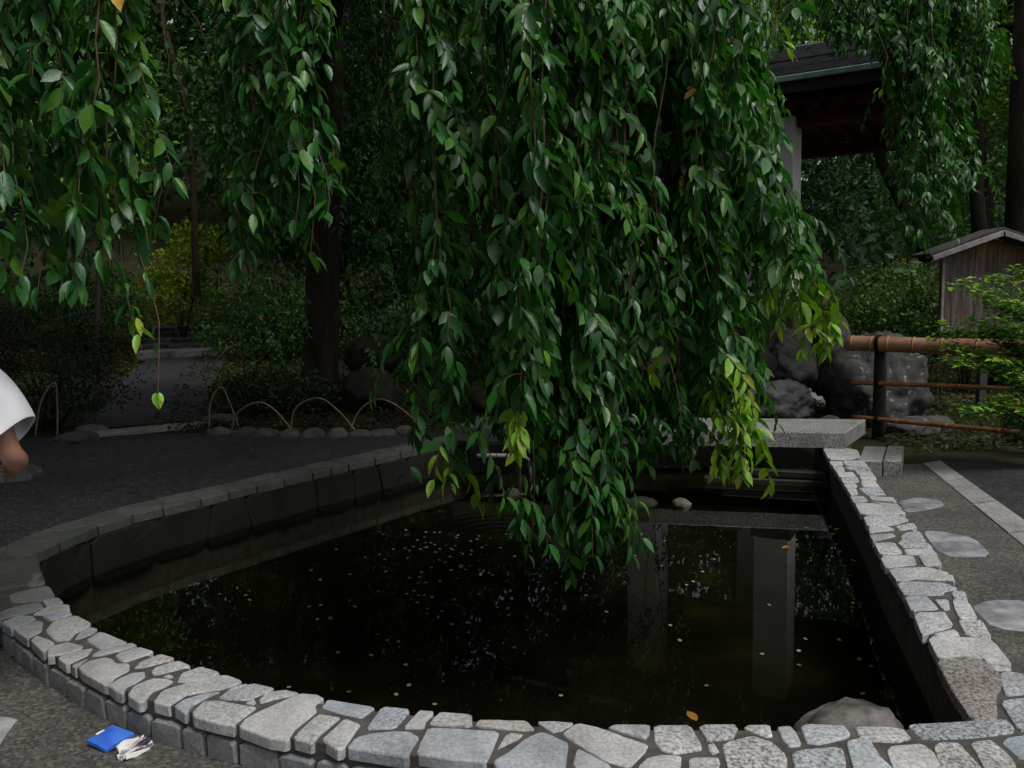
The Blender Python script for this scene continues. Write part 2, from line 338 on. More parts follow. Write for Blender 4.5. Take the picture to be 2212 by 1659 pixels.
def grid_mesh(name, xs, ys, keep, zoff, mat, jitter=0):
    m = MB(); idx = {}
    def vid(i, j):
        if (i, j) not in idx:
            idx[i, j] = len(m.v); m.v.append((xs[i], ys[j], hgt(xs[i], ys[j])+zoff))
        return idx[i, j]
    for i in range(len(xs)-1):
        for j in range(len(ys)-1):
            if keep((xs[i]+xs[i+1])/2, (ys[j]+ys[j+1])/2): m.f.append((vid(i, j), vid(i+1, j), vid(i+1, j+1), vid(i, j+1)))
    o = m.build(name, mat, base=(0, 0, 0), smooth=True); o['kind'] = 'structure'; return o
xs = np.arange(-9, 9.01, .12); ys = np.arange(.4, 13.01, .12)
grid_mesh('ground', xs, ys, lambda x, y: not inside((x, y), mid), 0, MAT['soil'])
X1, X2, Y1, Y2 = xs[0], xs[-1], ys[0], ys[-1]
grid_mesh('terrain', np.arange(-90, 91, 1.5), np.arange(-60, 121, 1.5), lambda x, y: not (X1+.8 < x < X2-.8 and Y1+.8 < y < Y2-.8), -.03, MAT['soil'])
def sheet(name, pts, z, mat):
    m = MB(); m.add([(x, y, z) for x, y in pts], [tuple(range(len(pts)))]); o = m.build(name, mat, base=(0, 0, 0)); o['kind'] = 'structure'; return o
g2 = lambda x, y, z=0: tuple(G(x, y, z)[:2])
# paved walk in front and along the right wall
pave = [(-8, 3.62), (-2.4, 3.62), (-2.0, 3.3), (-1.6, 3.0), (-1.1, 2.7), (-.6, 2.45), (0, 2.3), (1.0, 2.2), (1.68, 2.2), (1.72, 2.7), (2.0, 3.6), (2.4, 5.0), (2.6, 5.9), (2.95, 7.1), (3.60, 7.09), (3.10, 5.1), (2.2, 1.5), (1.95, .45), (-8, .45)]
sheet('pavement', pave, GZ+.004, MAT['pavement'])
# granite border strip, cut in blocks, and the dark gravel right of it
strip = thing('granite_border', (3.0, 5, .0), 'pale granite border strip between walk and dark gravel', 'border')
a0, a1, b0, b1 = Vector((3.60, 7.09)), Vector((2.00, .7)), Vector((3.80, 7.19)), Vector((2.25, .7))
for k in range(9):
    t0, t1 = k/9+.002, (k+1)/9-.002
    q = [a0.lerp(a1, t0), a0.lerp(a1, t1), b0.lerp(b1, t1), b0.lerp(b1, t0)]
    m = MB(); zt = GZ+.012+U(-.002, .002); m.add([(p.x, p.y, .0) for p in q]+[(p.x, p.y, zt) for p in q], [(4,5,6,7),(0,1,5,4),(1,2,6,5),(2,3,7,6),(3,0,4,7)])
    m.build('granite_block', MAT['slab'], strip)
sheet('gravel_bed', [(3.80, 7.19), (2.25, .7), (7, .7), (7, 6.2), (4.6, 7.05)], GZ+.004, MAT['gravel'])
# gravel court left of the pond
EDGE = [(-6.0, 8.9), (-4.1, 9.15), (-3.2, 9.0), (-2.2, 8.85), (-1.2, 8.75), (-.75, 8.45)]
court = [(-8.8, 3.64), (-2.6, 3.64), (-2.9, 4.2), (-2.9, 5.2), (-2.4, 6.1), (-1.5, 7.1), (-.62, 8.3)] + EDGE[::-1] + [(-8.8, 9.0)]
grid_mesh('gravel_court', np.arange(-8.8, -.3, .1), np.arange(3.6, 9.5, .1), lambda x, y: inside((x, y), court), .012, MAT['gravel'])
# gravel path climbing away behind the threshold
pl = [(155, 925, 9.2), (215, 870, 11.2), (262, 815, 13.6), (318, 775, 16.2)]; pr = [(455, 905, 10.1), (450, 840, 12.), (470, 790, 14.), (492, 762, 16.4)]
m = MB(); LL = [P(*q) for q in pl]; RR = [P(*q) for q in pr]
for i in range(19):
    t = i/18*3; k = min(2, int(t)); u = t-k
    A_, B_ = LL[k].lerp(LL[k+1], u), RR[k].lerp(RR[k+1], u)
    for j in range(9):
        q = A_.lerp(B_, j/8); m.v.append((q.x, q.y, hgt(q.x, q.y)+.05))
for i in range(18):
    for j in range(8): m.f.append((i*9+j, i*9+j+1, i*9+j+10, i*9+j+9))
o = m.build('gravel_path', MAT['pathgravel'], base=(0, 0, 0), smooth=True); o['kind'] = 'structure'

# ---------------------------------------------------------------- pond: bed, water, wall
bedpoly = [(-.5, 9.4)] + [(x-.06 if x < 0 else x, y) for x, y in inner] + [(3.1, 9.4)]
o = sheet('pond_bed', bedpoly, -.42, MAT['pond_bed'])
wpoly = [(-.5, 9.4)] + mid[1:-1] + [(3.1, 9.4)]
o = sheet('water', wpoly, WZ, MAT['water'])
wall = thing('pond_wall', (0, 2.4, 0), 'low curved pond wall capped with irregular pale granite stones', 'wall')
def ring_body(inn, out, z0, z1, ins):
    m = MB(); n = len(inn)
    def res(pl, k):
        d = [0]
        for a, b in zip(pl, pl[1:]): d.append(d[-1]+math.dist(a, b))
        r = []
        for i in range(k):
            t = d[-1]*i/(k-1); j = max(q for q in range(len(d)) if d[q] <= t+1e-9); j = min(j, len(pl)-2)
            u = (t-d[j])/(d[j+1]-d[j]); r.append((pl[j][0]+(pl[j+1][0]-pl[j][0])*u, pl[j][1]+(pl[j+1][1]-pl[j][1])*u))
        return r
    I, O = res(inn, 60), res(out, 60)
    for a, b in zip(I, O):
        d = Vector((b[0]-a[0], b[1]-a[1])).normalized()*ins
        for q, s_ in ((a, 1), (b, -1)):
            x, y = q[0]+d.x*s_, q[1]+d.y*s_
            m.v += [(x, y, z0), (x, y, z1)]
    for i in range(59):
        b = i*4; m.f += [(b, b+1, b+5, b+4), (b+1, b+3, b+7, b+5), (b+3, b+2, b+6, b+7)]
    m.f += [(0, 2, 3, 1), (59*4, 59*4+1, 59*4+3, 59*4+2)]
    return m
ring_body(in_left+in_front, out_left+out_front, -.44, WT-.005, .035).build('mortar', MAT['mortar'], wall)
ring_body(in_right, out_right, -.44, WT-.006, .035).build('mortar', MAT['mortar'], wall)
def chaikin(p, it=1, k=.2):
    for _ in range(it):
        q = []
        for i in range(len(p)):
            a, b = Vector(p[i]), Vector(p[(i+1) % len(p)])
            q += [a.lerp(b, k), a.lerp(b, 1-k)]
        p = q
    return p
def area(p): return .5*sum(p[i][0]*p[(i+1) % len(p)][1]-p[(i+1) % len(p)][0]*p[i][1] for i in range(len(p)))
def stone(name, pts, zt, th, mat, parent, to3=None, bev=.0045, tone=None):
    """a dressed block: outline pts (2D), top at zt, worn rounded arris"""
    p = [Vector(q) for q in pts]
    if area(p) < 0: p = p[::-1]
    p = chaikin(p, 1, .11)
    c = sum(p, Vector((0, 0)))/len(p); m = MB(); n = len(p)
    tx, ty = U(-.010, .010), U(-.010, .010)
    for z, s_ in ((-th, 0), (-bev*1.3, 0), (-bev*.4, .45), (0, 1.25)):
        for q in p:
            d = c-q; l = max(d.length, 1e-4); w = q+d/l*min(bev*s_, l*.4)
            if s_ < 1: w = w + Vector((noise.noise((q.x*40, q.y*40, z*9)), noise.noise((q.x*40+9, q.y*40, z*9))))*.004
            h = zt+z+((w.x-c.x)*tx+(w.y-c.y)*ty if z > -th else 0) + (noise.noise((w.x*22, w.y*22, zt*50))*.003 if z == 0 else 0)
            m.v.append(to3(w.x, w.y, h) if to3 else (w.x, w.y, h))
    m.v.append(to3(c.x, c.y, zt+.003) if to3 else (c.x, c.y, zt+.003))
    for r in range(3):
        for i in range(n): m.f.append((r*n+i, r*n+(i+1) % n, r*n+n+(i+1) % n, r*n+n+i))
    for i in range(n): m.f.append((3*n+i, 3*n+(i+1) % n, 4*n))
    o = m.build(name, mat, parent, smooth=False); o.color = (*(tone or random.choice(TONES)), 1); return o
TONES = [(.33, .36, .39)]*3+[(.37, .38, .385)]*3+[(.42, .42, .415)]*3+[(.45, .445, .435)]*2+[(.40, .37, .355)]
TONES_R = [(.48, .475, .465)]*4+[(.44, .445, .45)]*3+[(.40, .42, .44)]*2+[(.46, .44, .425)]
TONES_W = [(.20, .215, .23), (.25, .255, .26), (.27, .265, .26), (.23, .235, .235)]
SB = """160,440 260,420 285,490 180,510|60,560 200,520 310,505 350,570 250,600 90,610|0,670 90,640 250,610 270,645 200,670 60,700 0,720|265,600 370,580 400,610 300,640|210,685 290,640 430,620 440,660 290,690|275,700 310,680 420,660 455,685 320,725|10,735 120,690 210,695 230,715 75,775|90,770 230,725 275,730 265,790 180,835 130,810|295,790 340,730 480,695 570,740 560,765 480,800 440,845 350,850|470,845 500,800 580,765 615,775 600,800 530,830|195,850 230,820 300,840 345,865 330,890 270,925|300,920 340,880 430,860 520,885 510,905 380,940 310,945|545,850 640,795 800,860 760,870 640,905|370,955 480,915 590,895 560,940 430,1000|585,945 640,910 830,865 860,880 780,910 640,945|735,945 760,925 880,890 965,915 930,940 790,985 750,970|455,1005 560,960 530,985 480,1030|505,1020 560,985 660,960 710,970 730,995 815,1000 810,1040 720,1085 680,1135 520,1050|850,1025 890,985 1010,935 1100,960 1040,985 930,1015|960,1040 990,1015 1130,975 1200,1005 1160,1025 980,1070|690,1130 760,1085 840,1055 915,1050 915,1080 860,1115 810,1140 780,1185 740,1170|1030,1075 1070,1060 1100,1075 1075,1088|1125,1110 1150,1055 1270,1015 1385,1050 1350,1080 1190,1110|810,1195 850,1140 960,1095 1050,1095 1095,1110 1050,1140 960,1175 920,1235 880,1240|980,1235 1030,1165 1200,1110 1420,1068 1520,1105 1480,1135 1370,1165 1230,1185 1130,1210 1085,1265|1435,1165 1480,1140 1560,1120 1570,1130 1500,1150|1105,1270 1160,1225 1300,1185 1390,1175 1310,1210 1220,1260 1180,1315|1390,1210 1440,1170 1600,1120 1730,1150 1680,1180 1560,1225 1420,1220|1640,1220 1680,1180 1800,1158 1885,1180 1860,1195 1740,1220 1650,1245|1555,1245 1600,1215 1620,1240 1605,1258|1225,1310 1290,1240 1380,1235 1560,1265 1615,1275 1560,1320 1500,1365 1480,1395 1380,1375 1230,1335|1525,1390 1560,1340 1660,1290 1780,1235 1900,1185 2000,1192 2045,1215 1990,1260 2000,1300 1870,1400 1820,1475 1700,1460|1860,1470 1900,1420 1990,1340 2030,1320 2150,1340 2090,1390 2020,1450 1980,1500"""
SA = """-35,1270 0,1225 130,1240 290,1270 270,1295 210,1340 60,1305|-35,1480 30,1420 110,1350 205,1385 170,1430 100,1530 60,1540|245,1410 350,1270 510,1285 510,1305 430,1400|480,1405 580,1292 670,1300 660,1325 620,1360 610,1405|650,1380 670,1340 720,1305 910,1320 905,1400|935,1395 960,1350 1100,1350 1260,1358 1305,1410 1240,1420|130,1530 180,1470 280,1440 420,1425 520,1430 570,1465 540,1510 500,1590 300,1560|565,1570 600,1490 640,1410 860,1415 1075,1430 1040,1520 1000,1620 780,1600|1070,1535 1120,1450 1160,1430 1235,1440 1210,1470 1130,1510|1055,1610 1150,1550 1250,1470 1350,1430 1420,1450 1515,1500 1500,1659 1300,1680 1080,1640|1325,1362 1440,1358 1560,1370 1490,1415 1420,1430|1490,1440 1590,1375 1700,1400 1850,1450 2020,1510 1990,1560 1900,1650 1760,1610 1570,1500|1780,1400 1820,1383 2035,1385 2030,1450 2000,1470 1900,1440|1555,1640 1570,1560 1590,1540 1680,1580 1790,1640 1780,1720 1600,1720"""
SCC = """-135,1400 -100,1388 90,1390 160,1510 150,1540 0,1565 -90,1540 -130,1500|-230,1640 -180,1590 -100,1570 30,1580 30,1640 0,1730 -240,1730|150,1400 180,1385 370,1385 385,1410 350,1470 200,1485|200,1505 240,1495 275,1550 240,1570 205,1550|85,1600 120,1590 270,1590 275,1630 270,1740 90,1740|300,1510 360,1480 480,1455 600,1490 690,1570 705,1730 350,1740|430,1400 460,1385 590,1380 610,1455 560,1460|640,1400 720,1392 760,1430 790,1510 720,1520 670,1470|795,1400 830,1380 1060,1390 1100,1435 1080,1465 900,1505 830,1490|1135,1400 1300,1395 1430,1410 1490,1470 1400,1490 1180,1480|740,1560 800,1540 1000,1525 1050,1540 1070,1620 1080,1760 780,1760|1080,1490 1200,1465 1240,1500 1280,1570 1370,1659 1370,1760 1150,1750|1340,1550 1370,1520 1560,1505 1640,1570 1700,1690 1690,1760 1420,1770|1635,1520 1680,1500 1790,1500 1920,1640 1960,1750 1720,1760|1870,1510 1900,1490 1990,1480 2070,1540 2140,1610 2180,1740 2000,1740|1480,1390 1520,1378 1800,1360 2080,1345 2130,1400 2120,1430 1900,1460 1580,1475|2060,1490 2110,1460 2300,1440 2310,1560 2180,1600|2050,1235 2300,1210 2310,1400 2170,1415|1660,985 1800,965 1960,985 2040,1060 2060,1130 2020,1200 2030,1330 1870,1340 1740,1150|2050,1060 2100,1045 2200,1060 2250,1180 2090,1195 2060,1120"""
SR = """1600,840 1640,825 1980,840 2040,890 2120,990 2110,1015 1980,995 1960,970 1800,950 1660,965|1990,1000 2110,1020 2125,1040 2010,1035|1505,685 1540,672 1700,670 1720,700 1750,740 1740,765 1620,800 1560,815|1630,805 1760,780 1790,800 1795,820 1650,825|1785,720 1840,715 1940,720 2000,830 1840,820|1750,600 1760,590 1840,595 1870,630 1910,705 1800,712 1760,650|1740,550 1760,535 1830,540 1850,590 1760,588|1450,570 1580,565 1640,620 1660,650 1490,665|1635,590 1720,590 1740,655 1690,655|1400,490 1440,475 1700,480 1770,510 1780,525 1700,540 1690,560 1450,565|1505,460 1750,430 1765,480 1700,470|1345,405 1380,390 1600,385 1725,420 1700,435 1400,475|1295,330 1320,310 1500,310 1530,370 1330,390|1535,310 1650,310 1685,375 1570,380|1250,235 1380,230 1440,300 1290,305|1440,270 1620,265 1660,310 1460,305|1400,235 1430,215 1600,235 1625,260 1440,262|1420,190 1450,165 1540,155 1590,225 1440,212|1225,180 1370,170 1390,190 1250,225|1215,130 1330,120 1390,150 1230,170|1390,125 1500,105 1530,135 1420,155|1185,65 1400,50 1480,90 1380,120 1210,125"""
SD = """1130,1580 1250,1578 1400,1600 1460,1640 1170,1650|1100,1530 1190,1530 1215,1560 1130,1578|1220,1530 1380,1540 1400,1570 1240,1555|1235,1560 1400,1580 1430,1606 1290,1580|1080,1490 1140,1480 1155,1520 1105,1525|1150,1480 1290,1470 1330,1520 1220,1528|1060,1455 1140,1450 1150,1472 1080,1485|1170,1430 1250,1425 1290,1468 1180,1470|1040,1420 1150,1410 1160,1440 1060,1450|1160,1395 1260,1400 1270,1423 1170,1425|1020,1385 1120,1380 1140,1405 1035,1412|1130,1365 1230,1370 1250,1393 1150,1393|990,1340 1060,1345 1070,1375 1015,1380|1070,1345 1220,1345 1240,1365 1090,1364|970,1310 1050,1310 1060,1335 985,1335|1060,1305 1190,1310 1215,1340 1070,1335|930,1230 1060,1225 1150,1240 1170,1290 1060,1300 970,1300"""
def traced(txt, zf, mats, tones, special={}):
    for k, poly in enumerate(txt.split('|')):
        pts = [g2(*zf(*map(float, q.split(','))), WT) for q in poly.split()]
        c = (sum(p[0] for p in pts)/len(pts), sum(p[1] for p in pts)/len(pts))
        g_ = 1.015 if zf is ZD or (zf is ZC and c[1] > 2.9) else 1.05
        pts = [(c[0]+(p[0]-c[0])*g_, c[1]+(p[1]-c[1])*g_) for p in pts]
        stone('stone', pts, WT+U(-.002, .002), .038, mats(c), wall, tone=special.get(k, random.choice(tones)))
traced(SB, ZB, lambda c: MAT['granite'], TONES, {0: (.15, .16, .15), 1: (.20, .205, .195), 2: (.22, .225, .225)}); traced(SA, ZA, lambda c: MAT['granite'], TONES, {6: (.34, .365, .39), 7: (.37, .39, .41), 9: (.35, .375, .40), 11: (.46, .45, .44)})  # leftmost stones toned darker, shade of the canopy put into their colour
traced(SCC, ZC, lambda c: MAT['granite_r'], TONES_R, {15: (.33, .36, .38), 16: (.32, .36, .39), 17: (.36, .39, .42), 18: (.27, .245, .225), 10: (.38, .41, .42), 11: (.38, .41, .42)}); traced(SR, ZC, lambda c: MAT['granite_r'], TONES_R); traced(SD, ZD, lambda c: MAT['granite_r'], TONES_R)
# Voronoi courses for the parts of the wall seen only in passing
def clip(poly, n, d):
    r = []
    for i in range(len(poly)):
        a, b = poly[i], poly[(i+1) % len(poly)]; da, db = a.dot(n)-d, b.dot(n)-d
        if da <= 0: r.append(a)
        if da*db < 0: r.append(a.lerp(b, da/(da-db)))
    return r
def voro(w, h, nx, ny, jit=.38, gap=.008):
    s_ = [Vector(((i+.5+(.25 if j % 2 else -.25)*(ny > 1)+U(-jit, jit))*w/nx, (j+.5+U(-jit, jit)*.6)*h/ny)) for i in range(nx) for j in range(ny)]
    out = []
    for a in s_:
        p = [Vector((0, 0)), Vector((w, 0)), Vector((w, h)), Vector((0, h))]
        for b in s_:
            if b is a or abs(b.x-a.x) > 3.2*w/nx: continue
            n = b-a; p = clip(p, n.normalized(), ((a+b)/2).dot(n.normalized())-gap/2)
            if len(p) < 3: break
        if len(p) >= 3 and abs(area(p)) > .0006: out.append(p)
    return out
class Curve:
    def __init__(s, pl):
        s.p = [Vector(q) for q in pl]; s.d = [0]
        for a, b in zip(s.p, s.p[1:]): s.d.append(s.d[-1]+(b-a).length)
        s.L = s.d[-1]
    def at(s, t):
        t = min(max(t, 0), s.L-1e-6); j = max(i for i in range(len(s.d)-1) if s.d[i] <= t)
        return s.p[j].lerp(s.p[j+1], (t-s.d[j])/(s.d[j+1]-s.d[j]))
    def nor(s, t):
        a, b = s.at(t-.12), s.at(t+.12); d = (b-a).normalized(); return Vector((d.y, -d.x))
oc = Curve(out_front[:12])      # outer face: walking right, outward is toward the viewer
for p in voro(oc.L, .138, 30, 1, .42, .012)+[]:
    pass
def face_stones(cur, h, nx, ny, mat, z0, proud, sgn, th=.05, gap=.014):
    for p in voro(cur.L, h, nx, ny, .42, gap):
        off = U(0, .012)
        def to3(u, v, w):
            q = cur.at(u) + cur.nor(u)*sgn*(proud+w+off); return (q.x, q.y, z0+v)
        stone('stone', p, 0, th, mat, wall, to3, .006, random.choice(TONES_W))
face_stones(oc, .086, 21, 1, MAT['granite_wall'], GZ-.004, -.022, 1)
lc = Curve(in_left)             # coping of the left wall
def cap_to3(cur, w_):
    def f(u, v, w):
        q = cur.at(u) - cur.nor(u)*sgnL*v; return (q.x, q.y, w)
    return f
sgnL = -1
nq = lc.nor(1.); tq = lc.at(1.)+nq*.1
sgnL = 1 if not inside((tq.x, tq.y), inner) else -1
def capf(u, v, w):
    q = lc.at(u) + lc.nor(u)*sgnL*v; return (q.x, q.y, w)
for p in voro(lc.L-.25, .29, 19, 2, .3, .014): stone('stone', p, WT+U(-.003, .003), .06, MAT['shaded_moss_cap'], wall, capf)
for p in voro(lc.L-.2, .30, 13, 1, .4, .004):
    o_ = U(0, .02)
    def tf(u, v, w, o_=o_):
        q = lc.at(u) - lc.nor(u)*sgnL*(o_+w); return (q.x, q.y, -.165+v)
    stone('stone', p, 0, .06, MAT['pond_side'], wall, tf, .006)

# ================================================================ OBJECTS
# stepping stones let into the walk
def flag(pxs, label, z=GZ):
    pts = [g2(x, y, z) for x, y in pxs]; c = (sum(p[0] for p in pts)/len(pts), sum(p[1] for p in pts)/len(pts))
    par = {'_o': None, '_base': (c[0], c[1], z)}
    p = chaikin([Vector(q)+Vector((U(-.015, .015), U(-.015, .015))) for q in pts], 1, .17); m = MB(); n = len(p)
    if area(p) < 0: p = p[::-1]
    m.add([(q.x, q.y, z-.06) for q in p]+[(q.x, q.y, z+.006) for q in p]+[(q.x*.96+c[0]*.04, q.y*.96+c[1]*.04, z+.009) for q in p],
          [(i, (i+1) % n, n+(i+1) % n, n+i) for i in range(n)]+[(n+i, n+(i+1) % n, 2*n+(i+1) % n, 2*n+i) for i in range(n)]+[tuple(range(2*n, 3*n))])
    return tag(m.build('stepping_stone', MAT['flagstone'], base=(c[0], c[1], z)), label, 'stepping stone', 'stepping stones in the walk')
flag([(1945, 1085), (1975, 1076), (2030, 1080), (2042, 1094), (1990, 1106), (1955, 1108)], 'small dark stepping stone beside the twin granite blocks')
flag([(1995, 1150), (2030, 1148), (2110, 1165), (2140, 1202), (2060, 1206), (2020, 1190)], 'middle of three grey stepping stones along the right pond wall')
flag([(2098, 1312), (2130, 1299), (2215, 1298), (2280, 1325), (2270, 1372), (2150, 1362)], 'large blue-grey stepping stone nearest the corner of the pond wall')
flag([(-120, 1552), (46, 1553), (20, 1590), (-20, 1640), (-130, 1640)], 'grey paving stone left of the blue packet')
# stone slab bridge over the far end of the pond
SLB = thing('slab_bridge', (1.3, 8, WT), 'long grey granite slab bridging the far end of the pond', 'bridge')
def prism(q, z0, z1, bev=.012):
    m = MB(); c = sum((Vector(p) for p in q), Vector((0, 0)))/len(q); n = len(q)
    for z, k in ((z0, 0), (z1-bev, 0), (z1, bev)):
        for p in q:
            d = (c-Vector(p)).normalized()*k*1.4; m.v.append((p[0]+d.x, p[1]+d.y, z))
    m.f = [tuple(range(n-1, -1, -1)), tuple(range(2*n, 3*n))]
    for r in range(2):
        for i in range(n): m.f.append((r*n+i, r*n+(i+1) % n, r*n+n+(i+1) % n, r*n+n+i))
    return m
fr, br, fl, bl = Vector((2.93, 7.14)), Vector((3.42, 7.86)), Vector((-.62, 7.98)), Vector((-.30, 8.62))
fm, bm_ = fr.lerp(fl, .47), br.lerp(bl, .47)
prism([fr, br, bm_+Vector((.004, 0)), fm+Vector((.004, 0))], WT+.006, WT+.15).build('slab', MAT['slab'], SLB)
prism([fm-Vector((.008, 0)), bm_-Vector((.008, 0)), bl, fl], WT+.006, WT+.146).build('slab', MAT['shaded_moss_cap'], SLB)  # darker stone on this half stands in for its shade
# two granite blocks by the bridge end
for k, (x0, x1, lab) in enumerate(((1853, 1904, 'granite block against the pond wall, left of its twin'), (1908, 1946, 'granite block beside its twin, away from the pond wall'))):
    f0, f1 = Vector(g2(x0, 1030, GZ)), Vector(g2(x1, 1032, GZ)); dd = Vector((.32, .62))*(1.0)
    m = prism([f0, f1, f1+dd, f0+dd], GZ-.02, .20+.003*k); tag(m.build('granite_block', MAT['slab']), lab, 'granite block', 'granite blocks by the bridge')
# beams and pipe under the bridge
for (xa, ya, xb, yb, r, mat, nm, lab) in ((1030, 985, 1140, 984, .022, 'pipe', 'water_pipe', 'pale water pipe crossing the dark gap under the bridge'),
        (1560, 1022, 1790, 1022, .045, 'dark_timber', 'timber_beam', 'upper of two dark mossy beams lying in the water'), (1520, 1040, 1790, 1041, .045, 'dark_timber', 'timber_beam', 'lower of two dark mossy beams lying in the water')):
    a, b = P(xa, ya, 7.3 if r > .03 else 7.75), P(xb, yb, 7.0 if r > .03 else 7.75); m = MB()
    if nm == 'water_pipe': m.tube([a.lerp(b, t/6)+Vector((0, 0, .004*math.sin(t))) for t in range(7)], r, 10); m.tube([b, b+Vector((.02, 0, -.05)), b+Vector((.02, 0, -.25))], r, 10)
    else: m.box((a+b)/2, (b-a).length, .09, .07, Matrix.Rotation(math.atan2((b-a).y, (b-a).x), 3, 'Z'), .012)
    tag(m.build(nm, MAT[mat], smooth=(nm == 'water_pipe')), lab, 'pipe' if r < .03 else 'beam')

# rocks
def ico(sub):
    import bmesh
    b = bmesh.new(); bmesh.ops.create_icosphere(b, subdivisions=sub, radius=1); v = [Vector(q.co) for q in b.verts]; b.verts.index_update()
    f = [tuple(x.index for x in q.verts) for q in b.faces]; b.free(); return v, f
ICO4, ICO2, ICO3 = ico(5), ico(2), ico(4)
def rock(name, c, r, mat, label, seed, cuts=12, rotz=0., src=None, amp=.13, cat='boulder', group=None, parent=None):
    V0, F0 = src or ICO4; rs = random.Random(seed); m = MB(); c = Vector(c); R = Matrix.Rotation(rotz, 3, 'Z'); pls = []
    for _ in range(cuts):
        n = Vector((rs.gauss(0, 1), rs.gauss(0, 1), rs.gauss(0, .8))).normalized(); pls.append((n, rs.uniform(.70, .95)))
    V = []
    for v in V0:
        p = v.copy()
        for n, d in pls:
            e = p.dot(n)-d
            if e > 0: p -= n*e*.88
        s_ = Vector((seed*3.1, seed*1.7, 0)); k = 1+amp*noise.fractal(p*1.6+s_, 1., 2., 5)+amp*.30*noise.fractal(p*6+s_, .8, 2., 5)-amp*.16*abs(noise.noise(p*2.7+s_))**.5
        p = p*k; p = R @ Vector((p.x*r[0], p.y*r[1], p.z*r[2])); V.append(c+p)
    m.add(V, F0); o = m.build(name, mat, parent, smooth=True)
    if label: tag(o, label, cat, group)
    return o
GR = 'boulders beyond the bridge'
rock('boulder', (4.18, 9.35, .46), (.62, .55, .64), MAT['lichen_rock'], 'big dark boulder speckled with white lichen behind the bamboo fence post', 23, 6, .4, amp=.2, group=GR)
rock('boulder', (3.05, 9.3, .32), (.42, .34, .30), MAT['rock'], 'flat-topped dark grey boulder resting behind the granite bridge slab', 25, 7, .2, amp=.2, group=GR)
rock('boulder', (3.95, 10.1, .80), (.34, .3, .50), MAT['rock'], 'tall grey boulder standing behind the lichen-speckled one', 28, 7, .9, amp=.18, group=GR)
rock('boulder', (3.40, 10.0, .70), (.36, .3, .42), MAT['rock'], 'upright grey rock above the flat-topped boulder', 29, 7, .1, amp=.18, group=GR)
rock('boulder', (2.75, 9.7, .62), (.34, .3, .22), MAT['rock'], 'small dark rock wedged under the hanging leaves by the upright rock', 15, 10, .5, group=GR)
rock('boulder', (3.42, 8.75, .14), (.16, .14, .12), MAT['rock'], 'small rounded stone between the flat-topped and the lichen boulder', 16, 8, .5, ICO3, group=GR)
rock('boulder', (4.35, 8.75, .1), (.5, .3, .16), MAT['lichen_rock'], 'low mossy rock at the foot of the lichen-speckled boulder', 18, 9, .3, ICO3, group=GR)
rock('boulder', (5.25, 8.1, .14), (.3, .3, .32), MAT['rock'], 'dark rock at the picture edge below the bamboo fence', 19, 9, .3, ICO3, group=GR)
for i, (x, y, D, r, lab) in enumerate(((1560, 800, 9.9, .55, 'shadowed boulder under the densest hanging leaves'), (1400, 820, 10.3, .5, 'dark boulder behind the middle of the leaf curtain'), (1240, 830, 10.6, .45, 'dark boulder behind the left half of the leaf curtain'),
        (1080, 860, 10.3, .38, 'low dark boulder left behind the leaf curtain'), (810, 770, 11.8, .40, 'shade-darkened boulder right of the cherry trunk'), (800, 850, 10.9, .42, 'low dark boulder right of the cherry trunk base'))):
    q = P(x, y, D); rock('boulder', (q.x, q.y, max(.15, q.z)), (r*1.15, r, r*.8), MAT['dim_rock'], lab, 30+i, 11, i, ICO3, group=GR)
# rocks standing in the pond
MAT['brown_rock'] = simple('brown_rock', [(.32, (.03, .026, .024)), (.46, (.10, .088, .078)), (.58, (.19, .175, .16)), (.72, (.28, .265, .25))], 6, .75, .3, .9, .02, 9, sc3=(1, 1, 2.2), bscale=14)
q = G(1880, 1560, WZ); rock('pond_rock', (1.16, 2.72, -.0), (.21, .17, .15), MAT['brown_rock'], 'rounded brown stone in the near corner of the pond', 41, 8, .2, ICO3, .1, 'stone')
MAT['moss_rock'] = simple('moss_rock', [(.3, (.02, .027, .014)), (.5, (.06, .062, .045)), (.7, (.16, .14, .11))], 9, .8, .3, .7, .02, 7)
q = G(1478, 1100, WZ); rock('pond_rock', (q.x, q.y+.12, WZ), (.085, .075, .06), MAT['moss_rock'], 'mossy pale stone in the pond under the yellow-green leaf tips', 43, 9, .2, ICO3, .12, 'stone')
q = G(1105, 1075, WZ); pr_ = rock('pond_rock', (q.x, q.y+.12, WZ), (.085, .075, .06), MAT['moss_rock'], 'mossy pale stone in the pond left of the long leaf strand', 44, 9, 1.2, ICO3, .12, 'stone')
q = G(1385, 1095, WZ); rock('pond_rock', (q.x, q.y+.1, WZ), (.15, .11, .055), MAT['dim_rock'], 'dark wet stone in the pond between the two mossy ones', 45, 9, .2, ICO3, .12, 'stone')
# edging stones of the tree bed
for i in range(9):
    t = i/8; q = G(478+t*400, 938+8*math.sin(t*3), .13)
    o = rock('edging_stone', (q.x, q.y, .13), (U(.14, .19), U(.11, .14), U(.08, .11)), MAT['edge_stone'], None, 60+i, 8, U(-.3, .3), ICO3, .1)
    tag(o, 'low grey edging stone in the row round the cherry tree bed', 'edging stone', 'edging stones of the tree bed')
for i, (x, y, D, r, lab) in enumerate(((195, 905, 9.4, .16, 'grey stone left of the granite threshold'), (165, 960, 8.7, .2, 'flat grey stone below the left end of the threshold'), (475, 895, 9.9, .22, 'dark rock at the right end of the threshold'), (30, 1060, 6.9, .22, 'flat stone edge by the white-shirted visitor'))):
    q = P(x, y, D); rock('edging_stone', (q.x, q.y, hgt(q.x, q.y)+.03), (r*1.2, r, r*.5), MAT['edge_stone'], lab, 80+i, 9, i*.7, ICO3, .1, 'edging stone')
